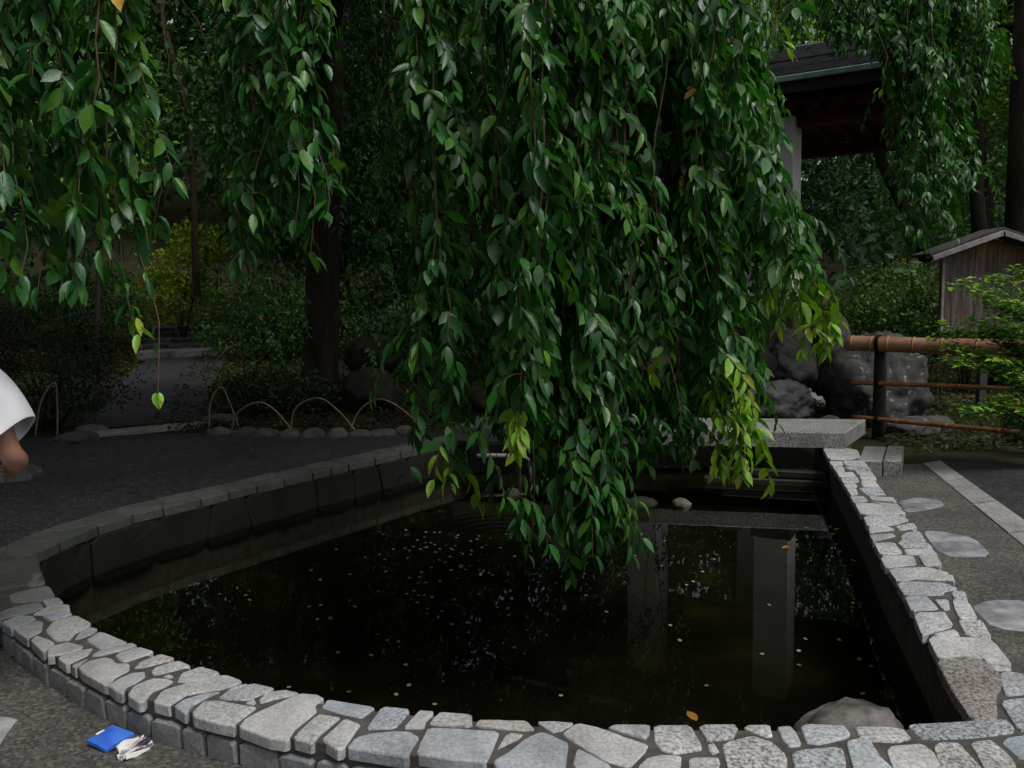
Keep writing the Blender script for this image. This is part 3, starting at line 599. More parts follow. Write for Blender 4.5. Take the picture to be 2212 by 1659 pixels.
# granite threshold
a, b = G(160, 942, .19), G(448, 913, .19); d = (b-a); an = math.atan2(d.y, d.x)
tag(MB().box((a+b)/2+Vector((-.05, .1, -.05)), d.length, .26, .11, Matrix.Rotation(an, 3, 'Z'), .012).build('threshold_stone', MAT['slab']), 'long pale granite threshold across the gravel path', 'threshold')
# stone steps up the hillside
ST = thing('garden_steps', tuple(P(390, 750, 16.5)), 'rough stone steps climbing at the end of the gravel path', 'steps')
for i in range(5):
    D = 16.6+i*.75; zz = P(390, 757-i*13, D).z
    xl, xr = P(292+i*4, 750, D).x, P(470-i*6, 750, D).x; cut = xl+(xr-xl)*U(.35, .65)
    for u, w in ((xl, cut-.02), (cut+.02, xr)):
        q = [(u+U(-.05, .05), D-.1+U(-.08, .08)), (w, D-.1+U(-.08, .08)), (w, D+.8), (u, D+.8)]
        prism(chaikin([Vector(p) for p in q], 1, .2), zz-.2, zz+U(-.01, .015), .02).build('step_stone', MAT['edge_stone'] if i else MAT['slab'], ST)
# bent bamboo hoops
def hoop(px, D, label):
    pts = [P(x, y, D+dd) for x, y, dd in px]; m = MB(); c = []
    for i in range(len(pts)-1):
        p0, p1, p2, p3 = pts[max(i-1, 0)], pts[i], pts[i+1], pts[min(i+2, len(pts)-1)]
        for k in range(6):
            t = k/6; c.append(.5*((2*p1)+(p2-p0)*t+(2*p0-5*p1+4*p2-p3)*t*t+(3*p1-p0-3*p2+p3)*t**3))
    c.append(pts[-1]); m.tube(c, .010, 7)
    tag(m.build('bamboo_hoop', MAT['bamboo_hoop'], smooth=True), label, 'hoop', 'bamboo hoops along the tree bed')
hoop([(452, 930, 0), (455, 870, .05), (478, 836, .1), (500, 880, .15), (520, 934, .15)], 9.4, 'split bamboo hoop standing at the end of the granite threshold')
hoop([(498, 935, .1), (515, 890, .1), (560, 869, .1), (600, 892, .1), (642, 946, 0)], 9.1, 'arched bamboo hoop second from the threshold')
hoop([(628, 930, .1), (640, 880, .1), (690, 860, .1), (735, 892, .1), (772, 936, 0)], 9.1, 'arched bamboo hoop in front of the cherry trunk')
hoop([(755, 934, 0), (776, 888, .1), (812, 863, .1), (850, 872, .1), (892, 905, .1), (906, 934, .2)], 9.2, 'arched bamboo hoop right of the cherry trunk')
hoop([(76, 945, 0), (88, 870, 0), (118, 826, 0), (124, 880, 0), (124, 945, 0)], 8.3, 'bamboo hoop beside the white-shirted visitor')
hoop([(440, 880, 0), (446, 820, 0), (470, 775, .2), (500, 750, .4), (520, 765, .6), (528, 800, .7)], 10.8, 'far bamboo hoop along the edge of the gravel path')

# bamboo rail fence
p0, p1 = Vector((3.52, 8.58)), Vector((5.6, 6.15))
p0 = Vector(P(1832, 735, 8.5)[:2]); pA = Vector(P(1897, 740, 8.3)[:2]); dirf = (Vector(P(2212, 740, 7.45)[:2])-pA).normalized()
FN = thing('bamboo_fence', (pA.x, pA.y, 0), 'bamboo rail fence on charred posts in front of the boulders', 'fence')
def frail(za, r, s0, s1, mat, name, nodes):
    a = pA+dirf*s0; b = pA+dirf*s1; m = MB(); pts = []; rr = []; n = 40
    for i in range(n+1):
        t = i/n; q = a.lerp(b, t); pts.append((q.x, q.y, za+.012*math.sin(t*5+za*9))); rr.append(r*(1-.12*t))
    m.tube(pts, rr, 14); o = m.build(name, mat, FN, smooth=True); S = sub(o, FN)
    for s_ in nodes:
        t = (s_-s0)/(s1-s0); q = a.lerp(b, t); z = za+.012*math.sin(t*5+za*9); R_ = r*(1-.12*t); mm = MB()
        mm.tube([(q.x+dirf.x*u, q.y+dirf.y*u, z) for u in (-.012, -.004, .004, .012)], [R_*1.0, R_*1.07, R_*1.07, R_*1.0], 14); mm.build('node_ring', MAT['bamboo_node'], S, smooth=True)
    return o
Z1, Z2, Z3 = P(1897, 742, 8.3).z, P(1897, 828, 8.3).z, P(1897, 906, 8.3).z
frail(Z1, .079, -.30, 3.3, MAT['bamboo_top'], 'top_rail', (-.25, -.06, .1, .34, .6, .9, 1.3, 1.8, 2.4))
frail(Z2, .024, -.26, 3.3, MAT['bamboo'], 'rail', (.3, .75, 1.2, 1.7)); frail(Z3, .024, -.24, 3.3, MAT['bamboo'], 'rail', (.2, .65, 1.1, 1.6))
nf = Vector((-dirf.y, dirf.x)); nf = nf if nf.y > 0 else -nf
for s_ in (0, 1.42, 2.9):
    q = pA+dirf*s_+nf*.085; m = MB(); m.tube([(q.x, q.y, z) for z in (-.05, .3, .7, Z1-.02)], [.066, .064, .062, .06], 12)
    o = m.build('post', MAT['charred'], FN, smooth=True); S = sub(o, FN)
    for zz, R_ in ((Z1, .08), (Z2, .03), (Z3, .03)):
        qc = pA+dirf*s_; m = MB()
        for off in (-.014, 0, .014):
            m.tube([(qc.x+dirf.x*off+nf.x*math.cos(k/12*6.2832)*R_*1.02, qc.y+dirf.y*off+nf.y*math.cos(k/12*6.2832)*R_*1.02, zz+math.sin(k/12*6.2832)*R_*1.02) for k in range(13)], .0075, 6, False)
        m.build('rope_lashing', MAT['rope'], S, smooth=True)

# roofed notice board
KD = 9.3
kb = P(2140, 640, KD); W2 = 109/1770*KD; zb, zt_ = P(2031, 713, KD).z, P(2031, 553, KD).z; zp = P(2140, 512, KD).z
KS = thing('notice_board', (kb.x, kb.y, .05), 'weathered wooden notice board under a small gabled roof', 'notice board')
npl = 9
for i in range(npl):
    x0 = kb.x-W2+2*W2*i/npl+.002; x1 = kb.x-W2+2*W2*(i+1)/npl-.002
    zz = lambda x: zt_+(zp-zt_)*(1-abs(x-kb.x)/W2)-.015
    y0 = kb.y+U(-.003, .003); m = MB()
    xm = [x0, x1] if not (x0 < kb.x < x1) else [x0, kb.x, x1]
    n = len(xm); v = [(x, y0, zb) for x in xm]+[(x, y0, zz(x)) for x in xm]; v += [(x, y0+.03, z) for x, _, z in v]
    f = []
    for k in range(n-1):
        f += [(k, k+1, n+k+1, n+k), (2*n+k+1, 2*n+k, 3*n+k, 3*n+k+1), (n+k, n+k+1, 3*n+k+1, 3*n+k), (k+1, k, 2*n+k, 2*n+k+1)]
    f += [(0, n, 3*n, 2*n), (n-1, 3*n-1, 4*n-1, 2*n-1)]
    m.add(v, f); m.build('plank', MAT['plank'], KS)
for sx in (-1, 1):
    e = Vector((kb.x+sx*150/1770*KD, 0, P(1995, 552, KD).z)); t = Vector((kb.x, 0, P(2140, 497, KD).z)); dv = (t-e); L = dv.length; ang = math.atan2(dv.z, dv.x)
    R = Matrix.Rotation(-ang, 3, 'Y'); c = (e+t)/2; up = R @ Vector((0, 0, 1)); up = up if up.z > 0 else -up
    MB().box(Vector((c.x, kb.y+.03, c.z))+up*.0, L+.02, .44, .035, R, .006).build('roof', MAT['old_wood_dark'], KS)
    MB().box(Vector((c.x, kb.y-.20, c.z))-up*.045, L-.004, .03, .058, R, .005).build('barge_board', MAT['old_wood'], KS)
for sx in (-.02, ):
    MB().box((kb.x+sx, kb.y+.085, zt_/2), .085, .085, zt_-.04, None, .008).build('post', MAT['old_wood_dark'], KS)
MB().box((kb.x-W2+.018, kb.y-.016, (zb+zt_)/2-.02), .03, .026, zt_-zb, None, .004).build('side_batten', MAT['old_wood'], KS)
MB().box((kb.x, kb.y-.017, zb+.02), 2*W2-.08, .024, .035, None, .004).build('bottom_batten', MAT['old_wood_dark'], KS)

# shrine gate with pale square pillars
C0 = Vector((4.95, 9.62)); e1 = Vector((-.86, .51)); e2 = Vector((.51, .86)); ZE = 4.20
GT = thing('shrine_gate', (C0.x+e1.x*3+e2.x*1.5, C0.y+e1.y*3+e2.y*1.5, .1), 'garden gate with pale square pillars, red ceiling and tiled roof', 'gate')
RG = Matrix(((-e1.x, e2.x, 0), (-e1.y, e2.y, 0), (0, 0, 1)))
def gp(a, b, z): return Vector((C0.x+e1.x*a+e2.x*b, C0.y+e1.y*a+e2.y*b, z))
GL, GW = 5.9, 3.9; pit = rad(20)
def slope(a0, a1, b0, b1, lift, th, name, mat, side, par=GT):
    def pt(a, b, l):
        h = ZE+min(b, GW-b)*math.tan(pit)+l; return gp(a, b, h)
    v = [pt(a0, b0, lift), pt(a1, b0, lift), pt(a1, b1, lift+.0), pt(a0, b1, lift+.0)]; v2 = [q-Vector((0, 0, th)) for q in v]
    return MB().add(v+v2, [(0,1,2,3),(7,6,5,4),(0,4,5,1),(1,5,6,2),(2,6,7,3),(3,7,4,0)]).build(name, mat, par)
ncs = 12
for sd in (0, 1):
    for k in range(ncs):
        b0 = GW/2*k/ncs; b1 = GW/2*(k+1)/ncs+.03
        v = []
        for a, b, l in ((0, b0-.02, .055), (GL, b0-.02, .055), (GL, b1, .012), (0, b1, .012)):
            bb = b if sd == 0 else GW-b; v.append(gp(a, bb, ZE+b*math.tan(pit)+l))
        v2 = [q-Vector((0, 0, .045 if i < 2 else .012)) for i, q in enumerate(v)]
        MB().add(v+v2, [(0,1,2,3),(7,6,5,4),(0,4,5,1),(1,5,6,2),(2,6,7,3),(3,7,4,0)]).build('roof_course', MAT['roof_tile'], GT)
slope(.02, GL-.02, .03, GW/2, -.02, .10, 'roof_deck', MAT['dark_fascia'], 0); slope(.02, GL-.02, GW/2, GW-.03, -.02, .10, 'roof_deck', MAT['dark_fascia'], 1)
MB().box(gp(GL/2, GW/2, ZE+GW/2*math.tan(pit)+.1), GL+.1, .3, .22, RG, .03).build('ridge', MAT['roof_tile'], GT)
for b, s_ in ((-.035, 1), (GW+.035, 1)):
    MB().box(gp(GL/2, b, ZE+.015), GL, .05, .075, RG, .01).build('copper_edge', MAT['copper'], GT)
    MB().box(gp(GL/2, b+(.05 if b < 1 else -.05), ZE-.09), GL-.02, .05, .13, RG, .006).build('fascia', MAT['dark_fascia'], GT)
for a in (.03, GL-.03):
    for b0, b1 in ((0.0, GW/2), (GW, GW/2)):
        q0, q1 = gp(a, b0, ZE-.07), gp(a, b1, ZE+GW/2*math.tan(pit)-.07); v = [q0, q1, q1-Vector((0, 0, .22)), q0-Vector((0, 0, .14))]; off = Vector((e1.x, e1.y, 0))*(.05 if a < 1 else -.05)
        MB().add(v+[p+off for p in v], [(0,1,2,3),(7,6,5,4),(0,4,5,1),(1,5,6,2),(2,6,7,3),(3,7,4,0)]).build('barge_board', MAT['dark_fascia'], GT)
MB().box(gp(GL/2, GW/2, ZE-.20), GL-.24, GW-.5, .03, RG).build('ceiling', MAT['vermilion'], GT)
for i in range(22):
    a = .2+i*.3
    if a > GL-.2: break
    MB().box(gp(a, GW/2, ZE-.255), .075, GW-.26, .075, RG, .005).build('rafter', MAT['vermilion'], GT)
for b in (.62, GW-.62):
    MB().box(gp(GL/2, b, ZE-.38), GL-1.0, .22, .17, RG, .01).build('beam', MAT['vermilion'], GT)
for a in (1.92, 3.8):
    for a, b in ((a, .62), (a+.95, GW-.62)):
        MB().box(gp(a, b, 2.02), .47, .47, 3.66, RG, .012).build('pillar', MAT['concrete'], GT)
        MB().box(gp(a, b, .82), .54, .54, 1.45, RG, .012).build('pillar_base', MAT['brown_panel'], GT)
MB().box(gp(GL/2, GW/2, .09), GL-1, GW-.4, .12, RG, .02).build('plinth', MAT['slab'], GT)

# ================================================================ WEEPING CHERRY
CH = thing('weeping_cherry', (-2.72, 11.4, .13), 'large weeping cherry tree trailing long leafy strands over the pond', 'tree')
TB = Vector((-2.72, 11.4, .1))
trunk_pts = [(-2.72, 11.4, -.05), (-2.70, 11.4, .25), (-2.66, 11.38, .8), (-2.60, 11.4, 1.6), (-2.54, 11.42, 2.8), (-2.42, 11.4, 4.2), (-2.34, 11.35, 5.4), (-2.3, 11.2, 6.2)]
m = MB(); m.tube(trunk_pts, [.36, .29, .25, .235, .225, .22, .20, .17], 14)
for k in range(5):
    an = k*1.3+.4; m.tube([TB+Vector((math.cos(an)*.12, math.sin(an)*.12, .35)), TB+Vector((math.cos(an)*.3, math.sin(an)*.3, .1)), TB+Vector((math.cos(an)*.6, math.sin(an)*.6, -.05))], [.13, .11, .05], 7)
m.build('trunk', MAT['bark'], CH, smooth=True)
limb_ends = [((.2, 4.0), 4.7), ((1.0, 4.5), 4.8), ((1.7, 5.2), 4.9), ((-2.3, 3.3), 4.4), ((-1.4, 4.1), 4.6), ((4.4, 8.8), 5.6), ((2.6, 7.2), 5.3), ((-4.6, 9.6), 5.3), ((-1.0, 9.2), 5.6), ((-4.0, 5.5), 4.9)]
LIMB = []
for k, (e, z) in enumerate(limb_ends):
    s_ = Vector((-2.36, 11.3, 5.0+.12*k)); e_ = Vector((*e, z)); pts = []; n = 12
    for i in range(n+1):
        t = i/n; q = s_.lerp(e_, t); q.z += 1.7*math.sin(math.pi*t)**.8*(.9+.1*k % 2); q.x += .25*math.sin(t*5+k)*t*(1-t)*2; pts.append(q)
    MB().tube(pts, [.12*(1-t/n)+.022 for t in range(n+1)], 8).build('limb', MAT['bark'], CH, smooth=True); LIMB += pts[3:]
L_pos, L_dir, L_nrm, L_len, L_tint = [], [], [], [], []
FAR = [[], [], [], [], []]
def tintcol(kind):
    r = random.random()
    if kind == 'y':
        c = (.15, .30, .025) if r < .75 else (.25, .33, .03)
    else:
        c = (.028, .118, .020) if r < .5 else (.018, .078, .018) if r < .80 else (.060, .165, .022) if r < .992 else (.15, .22, .03) if r < .9985 else (.42, .24, .03)
    k = U(.75, 1.3); return (c[0]*k, c[1]*k, c[2]*k)
def put_leaf(p, az, size, kind, store):
    out = Vector((math.cos(az), math.sin(az), 0)); dn = U(.45, 1.35)
    d = (out*U(.35, 1.1)+Vector((U(-.3, .35), U(-.2, .2), -dn))).normalized(); n = (out*U(.5, 1.)+Vector((U(-.35, .35), U(-.35, .35), U(.3, .8))))
    L = size*U(.72, 1.2); ln = store
    p2 = p+out*U(.006, .018)
    for arr, v in zip(ln, (tuple(p2), tuple(d), tuple(n), L, tintcol(kind))): arr.append(v)
NEAR = [L_pos, L_dir, L_nrm, L_len, L_tint]
def strand(bx, by, D, kind='g', tx=None, size=.116, gap=.0245, store=NEAR, bare=0., side=.85, ty=-70, tubes=True, thick=1., sl=1.):
    tx = bx+U(-45, 45) if tx is None else tx
    if D < 6: by -= 170/D
    bot = P(bx, by, D); top = P(tx, ty, D+U(-.1, .25)); L = (top-bot).length; n = max(6, int(L/.12)); ph = U(0, 6); m = MB(); main = []
    for i in range(n+1):
        t = i/n; e = t**1.7; q = Vector((top.x+(bot.x-top.x)*e, top.y+(bot.y-top.y)*e, top.z+(bot.z-top.z)*t))
        q.x += .045*math.sin(t*5+ph)+.015*math.sin(t*17+ph*2); q.y += .04*math.cos(t*6+ph); main.append(q)
    near = min(LIMB, key=lambda q: (q-top).length)
    arch = []
    for i in range(7):
        t = i/6; q = near.lerp(top, t); q.z += .25*math.sin(math.pi*t)*min(1, (near-top).length); arch.append(q)
    path = arch[:-1]+main
    rr = [(.005*(1-i/len(path))+.0015)*thick for i in range(len(path))]
    if tubes: m.tube(path, rr, 5, False)
    s_ = bare*L; az = U(0, 6.28)
    def at(s):
        t = min(.9999, s/L); k = int(t*n); return main[k].lerp(main[k+1], t*n-k)
    while s_ < L:
        rem = L-s_; yk = 'y' if (kind == 'y' and rem < (.42 if bx > 1500 else .22)) else 'g'; az += 2.4+U(-.6, .6)
        b_ = at(s_); thin = store is NEAR and D < 6 and bx > 800 and bare == 0 and kind == 'g' and noise.noise(Vector((b_.x*2.6, b_.y*1.2, b_.z*2.1))) < -.17
        for j in range(1 if thin else random.choice((4, 5, 6, 7, 8)) if gap < .05 else 3):       # a short shoot carries a fan of leaves
            put_leaf(at(min(L*.999, s_+U(0, gap*3.2))), az+random.gauss(0, 1.1), size*(U(.5, 1.2) if rem > .1 else .75), yk, store)
        if random.random() < side*(.10 if thin else .66) and rem > .12:                              # side spray, leaves in two ranks
            a2 = U(-1.3, 1.3) if random.random() < .55 else U(0, 6.28); l2 = U(.16, .46)*min(1, D/3.6)*sl; b = at(s_); tw = [b]; k2 = max(4, int(l2/.036)); pd = b
            ys = 'y' if (kind == 'y' and rem < (.7 if bx > 1500 else .28)) or random.random() < .006 else 'g'; oh = Vector((math.cos(a2), math.sin(a2), 0)); lat = Vector((-oh.y, oh.x, 0))
            for j in range(k2):
                u = (j+1)/k2; q = b+oh*l2*.60*math.sin(u*1.35)+Vector((0, 0, -l2*.78*u**1.4+.03*math.sin(u*3))); tw.append(q); tg = (q-pd).normalized(); pd = q
                sg = 1 if j % 2 else -1; d = (tg*U(.5, .9)+lat*sg*U(.35, .85)+Vector((0, 0, -U(.2, .6)))).normalized(); n_ = oh*U(.3, .8)+Vector((U(-.3, .3), U(-.3, .3), U(.4, .9)))-lat*sg*.25
                for ar, vv in zip(store, (tuple(q), tuple(d), tuple(n_), size*(1.05-.3*u)*U(.75, 1.15), tintcol(ys if u > .2 else 'g'))): ar.append(vv)
            put_leaf(q, a2, size*.8, ys, store)
            if tubes: m.tube(tw, [.003*(1-.6*i/len(tw))*thick for i in range(len(tw))], 4, False)
        s_ += gap*4.1*U(.6, 1.5)
    if tubes: m.build('hanging_branch', MAT['twig'], CH, smooth=True)
# the curtain in the middle
for q in [(905, 1070, 3.7), (968, 1110, 3.7, 'y'), (930, 900, 4.0), (1000, 940, 4.1), (1110, 1000, 3.8), (1140, 1250, 3.65), (1185, 840, 3.45, 'y'), (1200, 1240, 3.75), (1250, 1258, 3.75),
          (1285, 1180, 3.95), (1320, 1210, 3.85), (1150, 1040, 3.35, 'y'), (1080, 790, 3.6), (1125, 1190, 3.7), (1160, 1235, 3.7), (1210, 1235, 3.8), (1258, 1245, 3.7), (1290, 1215, 3.8), (1310, 1190, 3.9), (1240, 1190, 3.9), (1275, 1200, 3.75), (1190, 1200, 3.9), (1225, 1150, 4.1), (1300, 1080, 4.2), (1170, 1130, 4.0), (1260, 1200, 4.0), (1385, 1040, 4.4), (1440, 1000, 4.5), (1500, 1000, 4.5), (1410, 1010, 4.7), (1350, 1050, 4.5), (1470, 960, 4.3), (1060, 980, 4.3), (1090, 1010, 4.1)]:
    strand(*q[:3], kind=q[3] if len(q) > 3 else 'g', tx=q[0]+U(-60, 25))
strand(1052, 1125, 4.3, 'g', bare=.93, side=0); 
for bx, by, D, k, tx in [(1555, 1055, 4.1, 'y', 1500), (1588, 1062, 4.1, 'y', 1520), (1640, 985, 4.1, 'y', 1520), (1480, 1000, 4.2, 'g', 1450), (1600, 960, 4.3, 'g', 1540), (1530, 1000, 4.3, 'g', 1500), (1560, 980, 4.5, 'g', 1500), (1520, 900, 4.4, 'g', 1480), (1600, 900, 4.6, 'g', 1540), (1655, 830, 4.8, 'g', 1560), (1670, 740, 4.8, 'g', 1550),
                         (1768, 800, 4.5, 'y', 1570), (1740, 720, 4.6, 'y', 1560), (1805, 765, 4.4, 'y', 1580), (1775, 650, 4.6, 'g', 1570), (1690, 600, 4.9, 'g', 1540), (1720, 600, 4.7, 'g', 1550), (1640, 480, 4.8, 'g', 1530), (1640, 330, 4.8, 'g', 1560)]:
    strand(bx, by, D, k, tx=tx, side=.6)
PX = [(880, 700), (930, 980), (1000, 930), (1060, 900), (1120, 1150), (1320, 1190), (1350, 1020), (1480, 950), (1640, 930), (1700, 760), (1800, 700)]
def prof(x):
    return float(np.interp(x, [p[0] for p in PX], [p[1] for p in PX]))
for i in range(76):
    x = 900+ (i+U(0, 1))/76*850; by = prof(x)*(U(.30, 1.0) if x < 1600 else U(.75, 1.)); D = U(3.8, 5.6)
    strand(x, by, D, 'y' if random.random() < .07 else 'g', tx=x+U(-50, 50)-(max(0, x-1480)*.75), side=.8, size=U(.094, .126))
# left curtains
for bx, by, D in [(-90, 620, 2.9), (-40, 560, 2.8), (0, 590, 2.7), (35, 640, 2.75), (80, 655, 2.85), (120, 600, 2.9), (165, 630, 2.75), (205, 560, 2.9), (250, 600, 2.8), (300, 560, 2.9), (325, 500, 3.0), (270, 480, 3.2), (60, 480, 3.3), (140, 420, 3.3), (200, 380, 3.2), (15, 380, 3.4), (100, 250, 3.3), (215, 190, 3.1), (180, 80, 3.0), (-60, 400, 3.2), (240, 330, 3.4)]:
    strand(bx, by+40, D, tx=bx-U(20, 90), size=.116, gap=.030, side=.8, sl=.62)
strand(335, 905, 2.85, 'y', tx=230, size=.078, gap=.055, bare=.55, side=.05)
strand(285, 815, 2.85, 'y', tx=235, size=.082, gap=.036, bare=.45, side=.1)
for bx, by, D in [(470, 520, 3.7), (500, 600, 3.6), (530, 560, 3.5), (560, 530, 3.8), (600, 470, 3.6), (640, 500, 3.6), (680, 580, 3.5), (715, 520, 3.5), (730, 415, 3.6), (690, 420, 3.9), (560, 330, 3.6), (620, 280, 3.5), (520, 250, 3.9), (660, 200, 3.6), (580, 180, 3.9), (700, 120, 3.6), (480, 130, 3.9)]:
    bx = 500+(bx-470)*.78
    strand(bx, by+25, D, tx=bx-U(-10, 50), size=.112, gap=.030, side=.8, sl=.55)
strand(905, 180, 3.9, tx=915, side=.2)
strand(1695, 190, 3.3, 'y', tx=1700, size=.10, gap=.05, side=0)
strand(1712, 70, 3.6, tx=1705)
strand(1908, 255, 5.2, 'y', tx=1880, bare=.72, gap=.07, size=.07, side=0)
# right-hand curtain, farther off
for bx, by in [(1960, 500), (1985, 530), (2005, 520), (2030, 480), (2050, 505), (2070, 420), (2090, 400), (2075, 300), (2040, 360), (1990, 400), (1955, 330), (2100, 250), (2130, 190), (2150, 150), (1930, 200), (1970, 230), (2010, 280), (2060, 200), (2110, 130), (1900, 120), (1860, 90), (1940, 110), (2000, 150), (2040, 120), (2085, 160), (2145, 90), (1880, 60), (2015, 430), (2055, 440), (2120, 60)]:
    strand(bx+U(-8, 8), by, U(8.2, 9.0), tx=bx-U(0, 60), size=.115, gap=.028, side=1., ty=-40, thick=1.3)
for i in range(16): strand(U(1640, 1930), U(20, 110), U(8.3, 9.2), size=.11, gap=.03, side=.8, ty=-60)
for i in range(44): strand(U(1660, 2140), U(-10, 95), U(8.6, 9.8), size=.1, gap=.04, side=.8, ty=-60)
# strands hanging in the shade close to the trunk
def far_strand(x0, x1, y0, y1, n, D0, D1):
    for i in range(n): strand(U(x0, x1), U(y0, y1), U(D0, D1), size=.10, gap=.06, side=.55, store=FAR, tubes=(i % 2 == 0), thick=1.4)
far_strand(430, 650, 560, 800, 30, 9.4, 11.2); far_strand(740, 900, 300, 830, 34, 9.6, 12.); far_strand(880, 1500, 300, 850, 50, 8.5, 11.5)
# the crown above
for i in range(5200):
    b = random.choice(LIMB); p = b+Vector((random.gauss(0, .75), random.gauss(0, .75), abs(random.gauss(.1, .55))+.05))
    if p.y < 2.6 or (p.x > .6 and p.y < 4.3): continue
    q = CM.transposed() @ (p-Vector((0, 0, CAMH)))
    if -q.z > 0 and abs(q.x/-q.z) < .66 and q.y/-q.z < .49: continue
    put_leaf(p, U(0, 6.28), .125, 'g', FAR)
for i in range(46000):          # unseen crown leaves added overhead to shade the pond's left and the court
    p = Vector((U(-7.5, 2.4), U(1.2, 10.5), 0)); p.z = max(3.6, 1.8+.37*p.y)+random.random()**1.5*1.2
    if noise.noise(p*.9) < -.35 or p.x > -1.9+U(-.5, .5)+4.6*ss(4.2, 7.5, p.y): continue
    q = CM.transposed() @ (p-Vector((0, 0, CAMH)))
    if -q.z > 0 and abs(q.x/-q.z) < .68 and q.y/-q.z < .50: continue
    put_leaf(p, U(0, 6.28), .17, 'g', FAR)
def arr(S): return [np.array(a, float) for a in S]
pos, dr, nm, ln, tn = arr(NEAR)
cm = np.array(CM); loc = (pos+.5*ln[:, None]*nrm(dr)-np.array([0, 0, CAMH]))@cm
dep = -loc[:, 2]; px = loc[:, 0]/dep*F+1106; py = -loc[:, 1]/dep*F+829.5
ok = (px > 5) & (px < 2205) & (py > 5) & (py < 1655)
order = np.argsort(-(ln/dep)); best = {}
for i in np.argsort(dep):
    if ok[i]: best.setdefault((int(px[i]//22), int(py[i]//22)), i)
front = set(best.values()); pick = [i for i in order if i in front][:300]
# each large leaf is its own part: a few leaf meshes shared between them
shapes = [full_leaf(.235, .15, .06, .25), full_leaf(.18, .7, .35), full_leaf(.215, .3, .14), full_leaf(.22, .45, .22, .15), full_leaf(.19, .2, .3), full_leaf(.21, .55, .08, -.2)]
tints = [(.028, .118, .020), (.018, .078, .018), (.066, .175, .022), (.15, .29, .025), (.025, .10, .026)]
LM = []
for si, (V, T) in enumerate(shapes):
    row = []
    for tt in tints:
        me = bpy.data.meshes.new('leaf'); me.from_pydata(V.tolist(), [], T.tolist()); me.polygons.foreach_set('use_smooth', [True]*len(T))
        a = me.color_attributes.new('tint', 'FLOAT_COLOR', 'POINT'); a.data.foreach_set('color', np.tile(np.array([*tt, 1], np.float32), len(V))); me.materials.append(MAT['cherry_leaf']); row.append(me)
    LM.append(row)
base = Vector(CH['_base'])
for i in pick:
    ti = min(range(5), key=lambda k: sum((tints[k][c]-tn[i][c])**2 for c in range(3)))
    d = Vector(dr[i]).normalized(); n_ = Vector(nm[i]); n_ = (n_-d*n_.dot(d)).normalized(); x_ = d.cross(n_)
    M = Matrix((x_, d, n_)).transposed()*ln[i]
    o = bpy.data.objects.new('leaf', LM[random.randrange(6)][ti]); COL.objects.link(o); o.parent = CH['_o']; o.matrix_local = Matrix.Translation(Vector(pos[i])-base) @ M.to_4x4()
keep = np.ones(len(pos), bool); keep[pick] = False
ksh = RNG.integers(0, 6, len(pos)); VV, TT, CC = [], [], []; off = 0
for k, (V, T) in enumerate(shapes):
    s_ = keep & (ksh == k); v, t = leaf_batch(pos[s_], dr[s_], nm[s_], ln[s_], V, T); VV.append(v); TT.append(t+off); CC.append(np.repeat(tn[s_], len(V), axis=0)); off += len(v)
tri_mesh('foliage', np.concatenate(VV), np.concatenate(TT), np.concatenate(CC), MAT['cherry_leaf'], CH, kind='stuff')
pos, dr, nm, ln, tn = arr(FAR); v, t = leaf_batch(pos, dr, nm, ln, DIA, DIA_T)
tri_mesh('foliage', v, t, np.repeat(tn, 4, axis=0), MAT['leaf'], CH, kind='stuff')
print('cherry leaves', keep.size, 'far', len(pos))

# ================================================================ OTHER TREES AND SHRUBS
def crown(parent, blobs, n, size, col, name='foliage', flat=.0, clump=26, jit=.30):
    """leaves gathered in clumps through the volume of a few ellipsoids"""
    vol = np.array([b[3]*b[4]*b[5] for b in blobs]); pr = vol**.75/np.sum(vol**.75); nc = max(3, n//clump)
    bi = RNG.choice(len(blobs), nc, p=pr); B = np.array(blobs, float)[bi]
    u = nrm(RNG.normal(size=(nc, 3))); r = RNG.uniform(.25, 1, (nc, 1))**.45
    cc = B[:, :3]+u*r*B[:, 3:6]
    cs = RNG.uniform(.5, 1.3, nc); shade = RNG.uniform(.6, 1.5, (nc, 1)); hue = RNG.uniform(-.25, .35, (nc, 1))
    k = np.repeat(np.arange(nc), clump); g = RNG.normal(size=(len(k), 3))*np.array([1, 1, .55 if not flat else flat])
    pos = cc[k]+g*jit*cs[k][:, None]; d = RNG.normal(size=(len(k), 3))+np.array([0, 0, -.5]); nn = RNG.normal(size=(len(k), 3))*.6+np.array([0, 0, 1.]) + u[k]*.5
    L = size*RNG.uniform(.6, 1.3, len(k)); c = np.array(col)[None]*shade[k]*RNG.uniform(.8, 1.25, (len(k), 1)); c[:, 0:1] *= 1+hue[k]
    v, t = leaf_batch(pos, d, nn, L, DIA, DIA_T)
    return tri_mesh(name, v, t, np.repeat(c, 4, axis=0), MAT['leaf'], parent, kind='stuff')
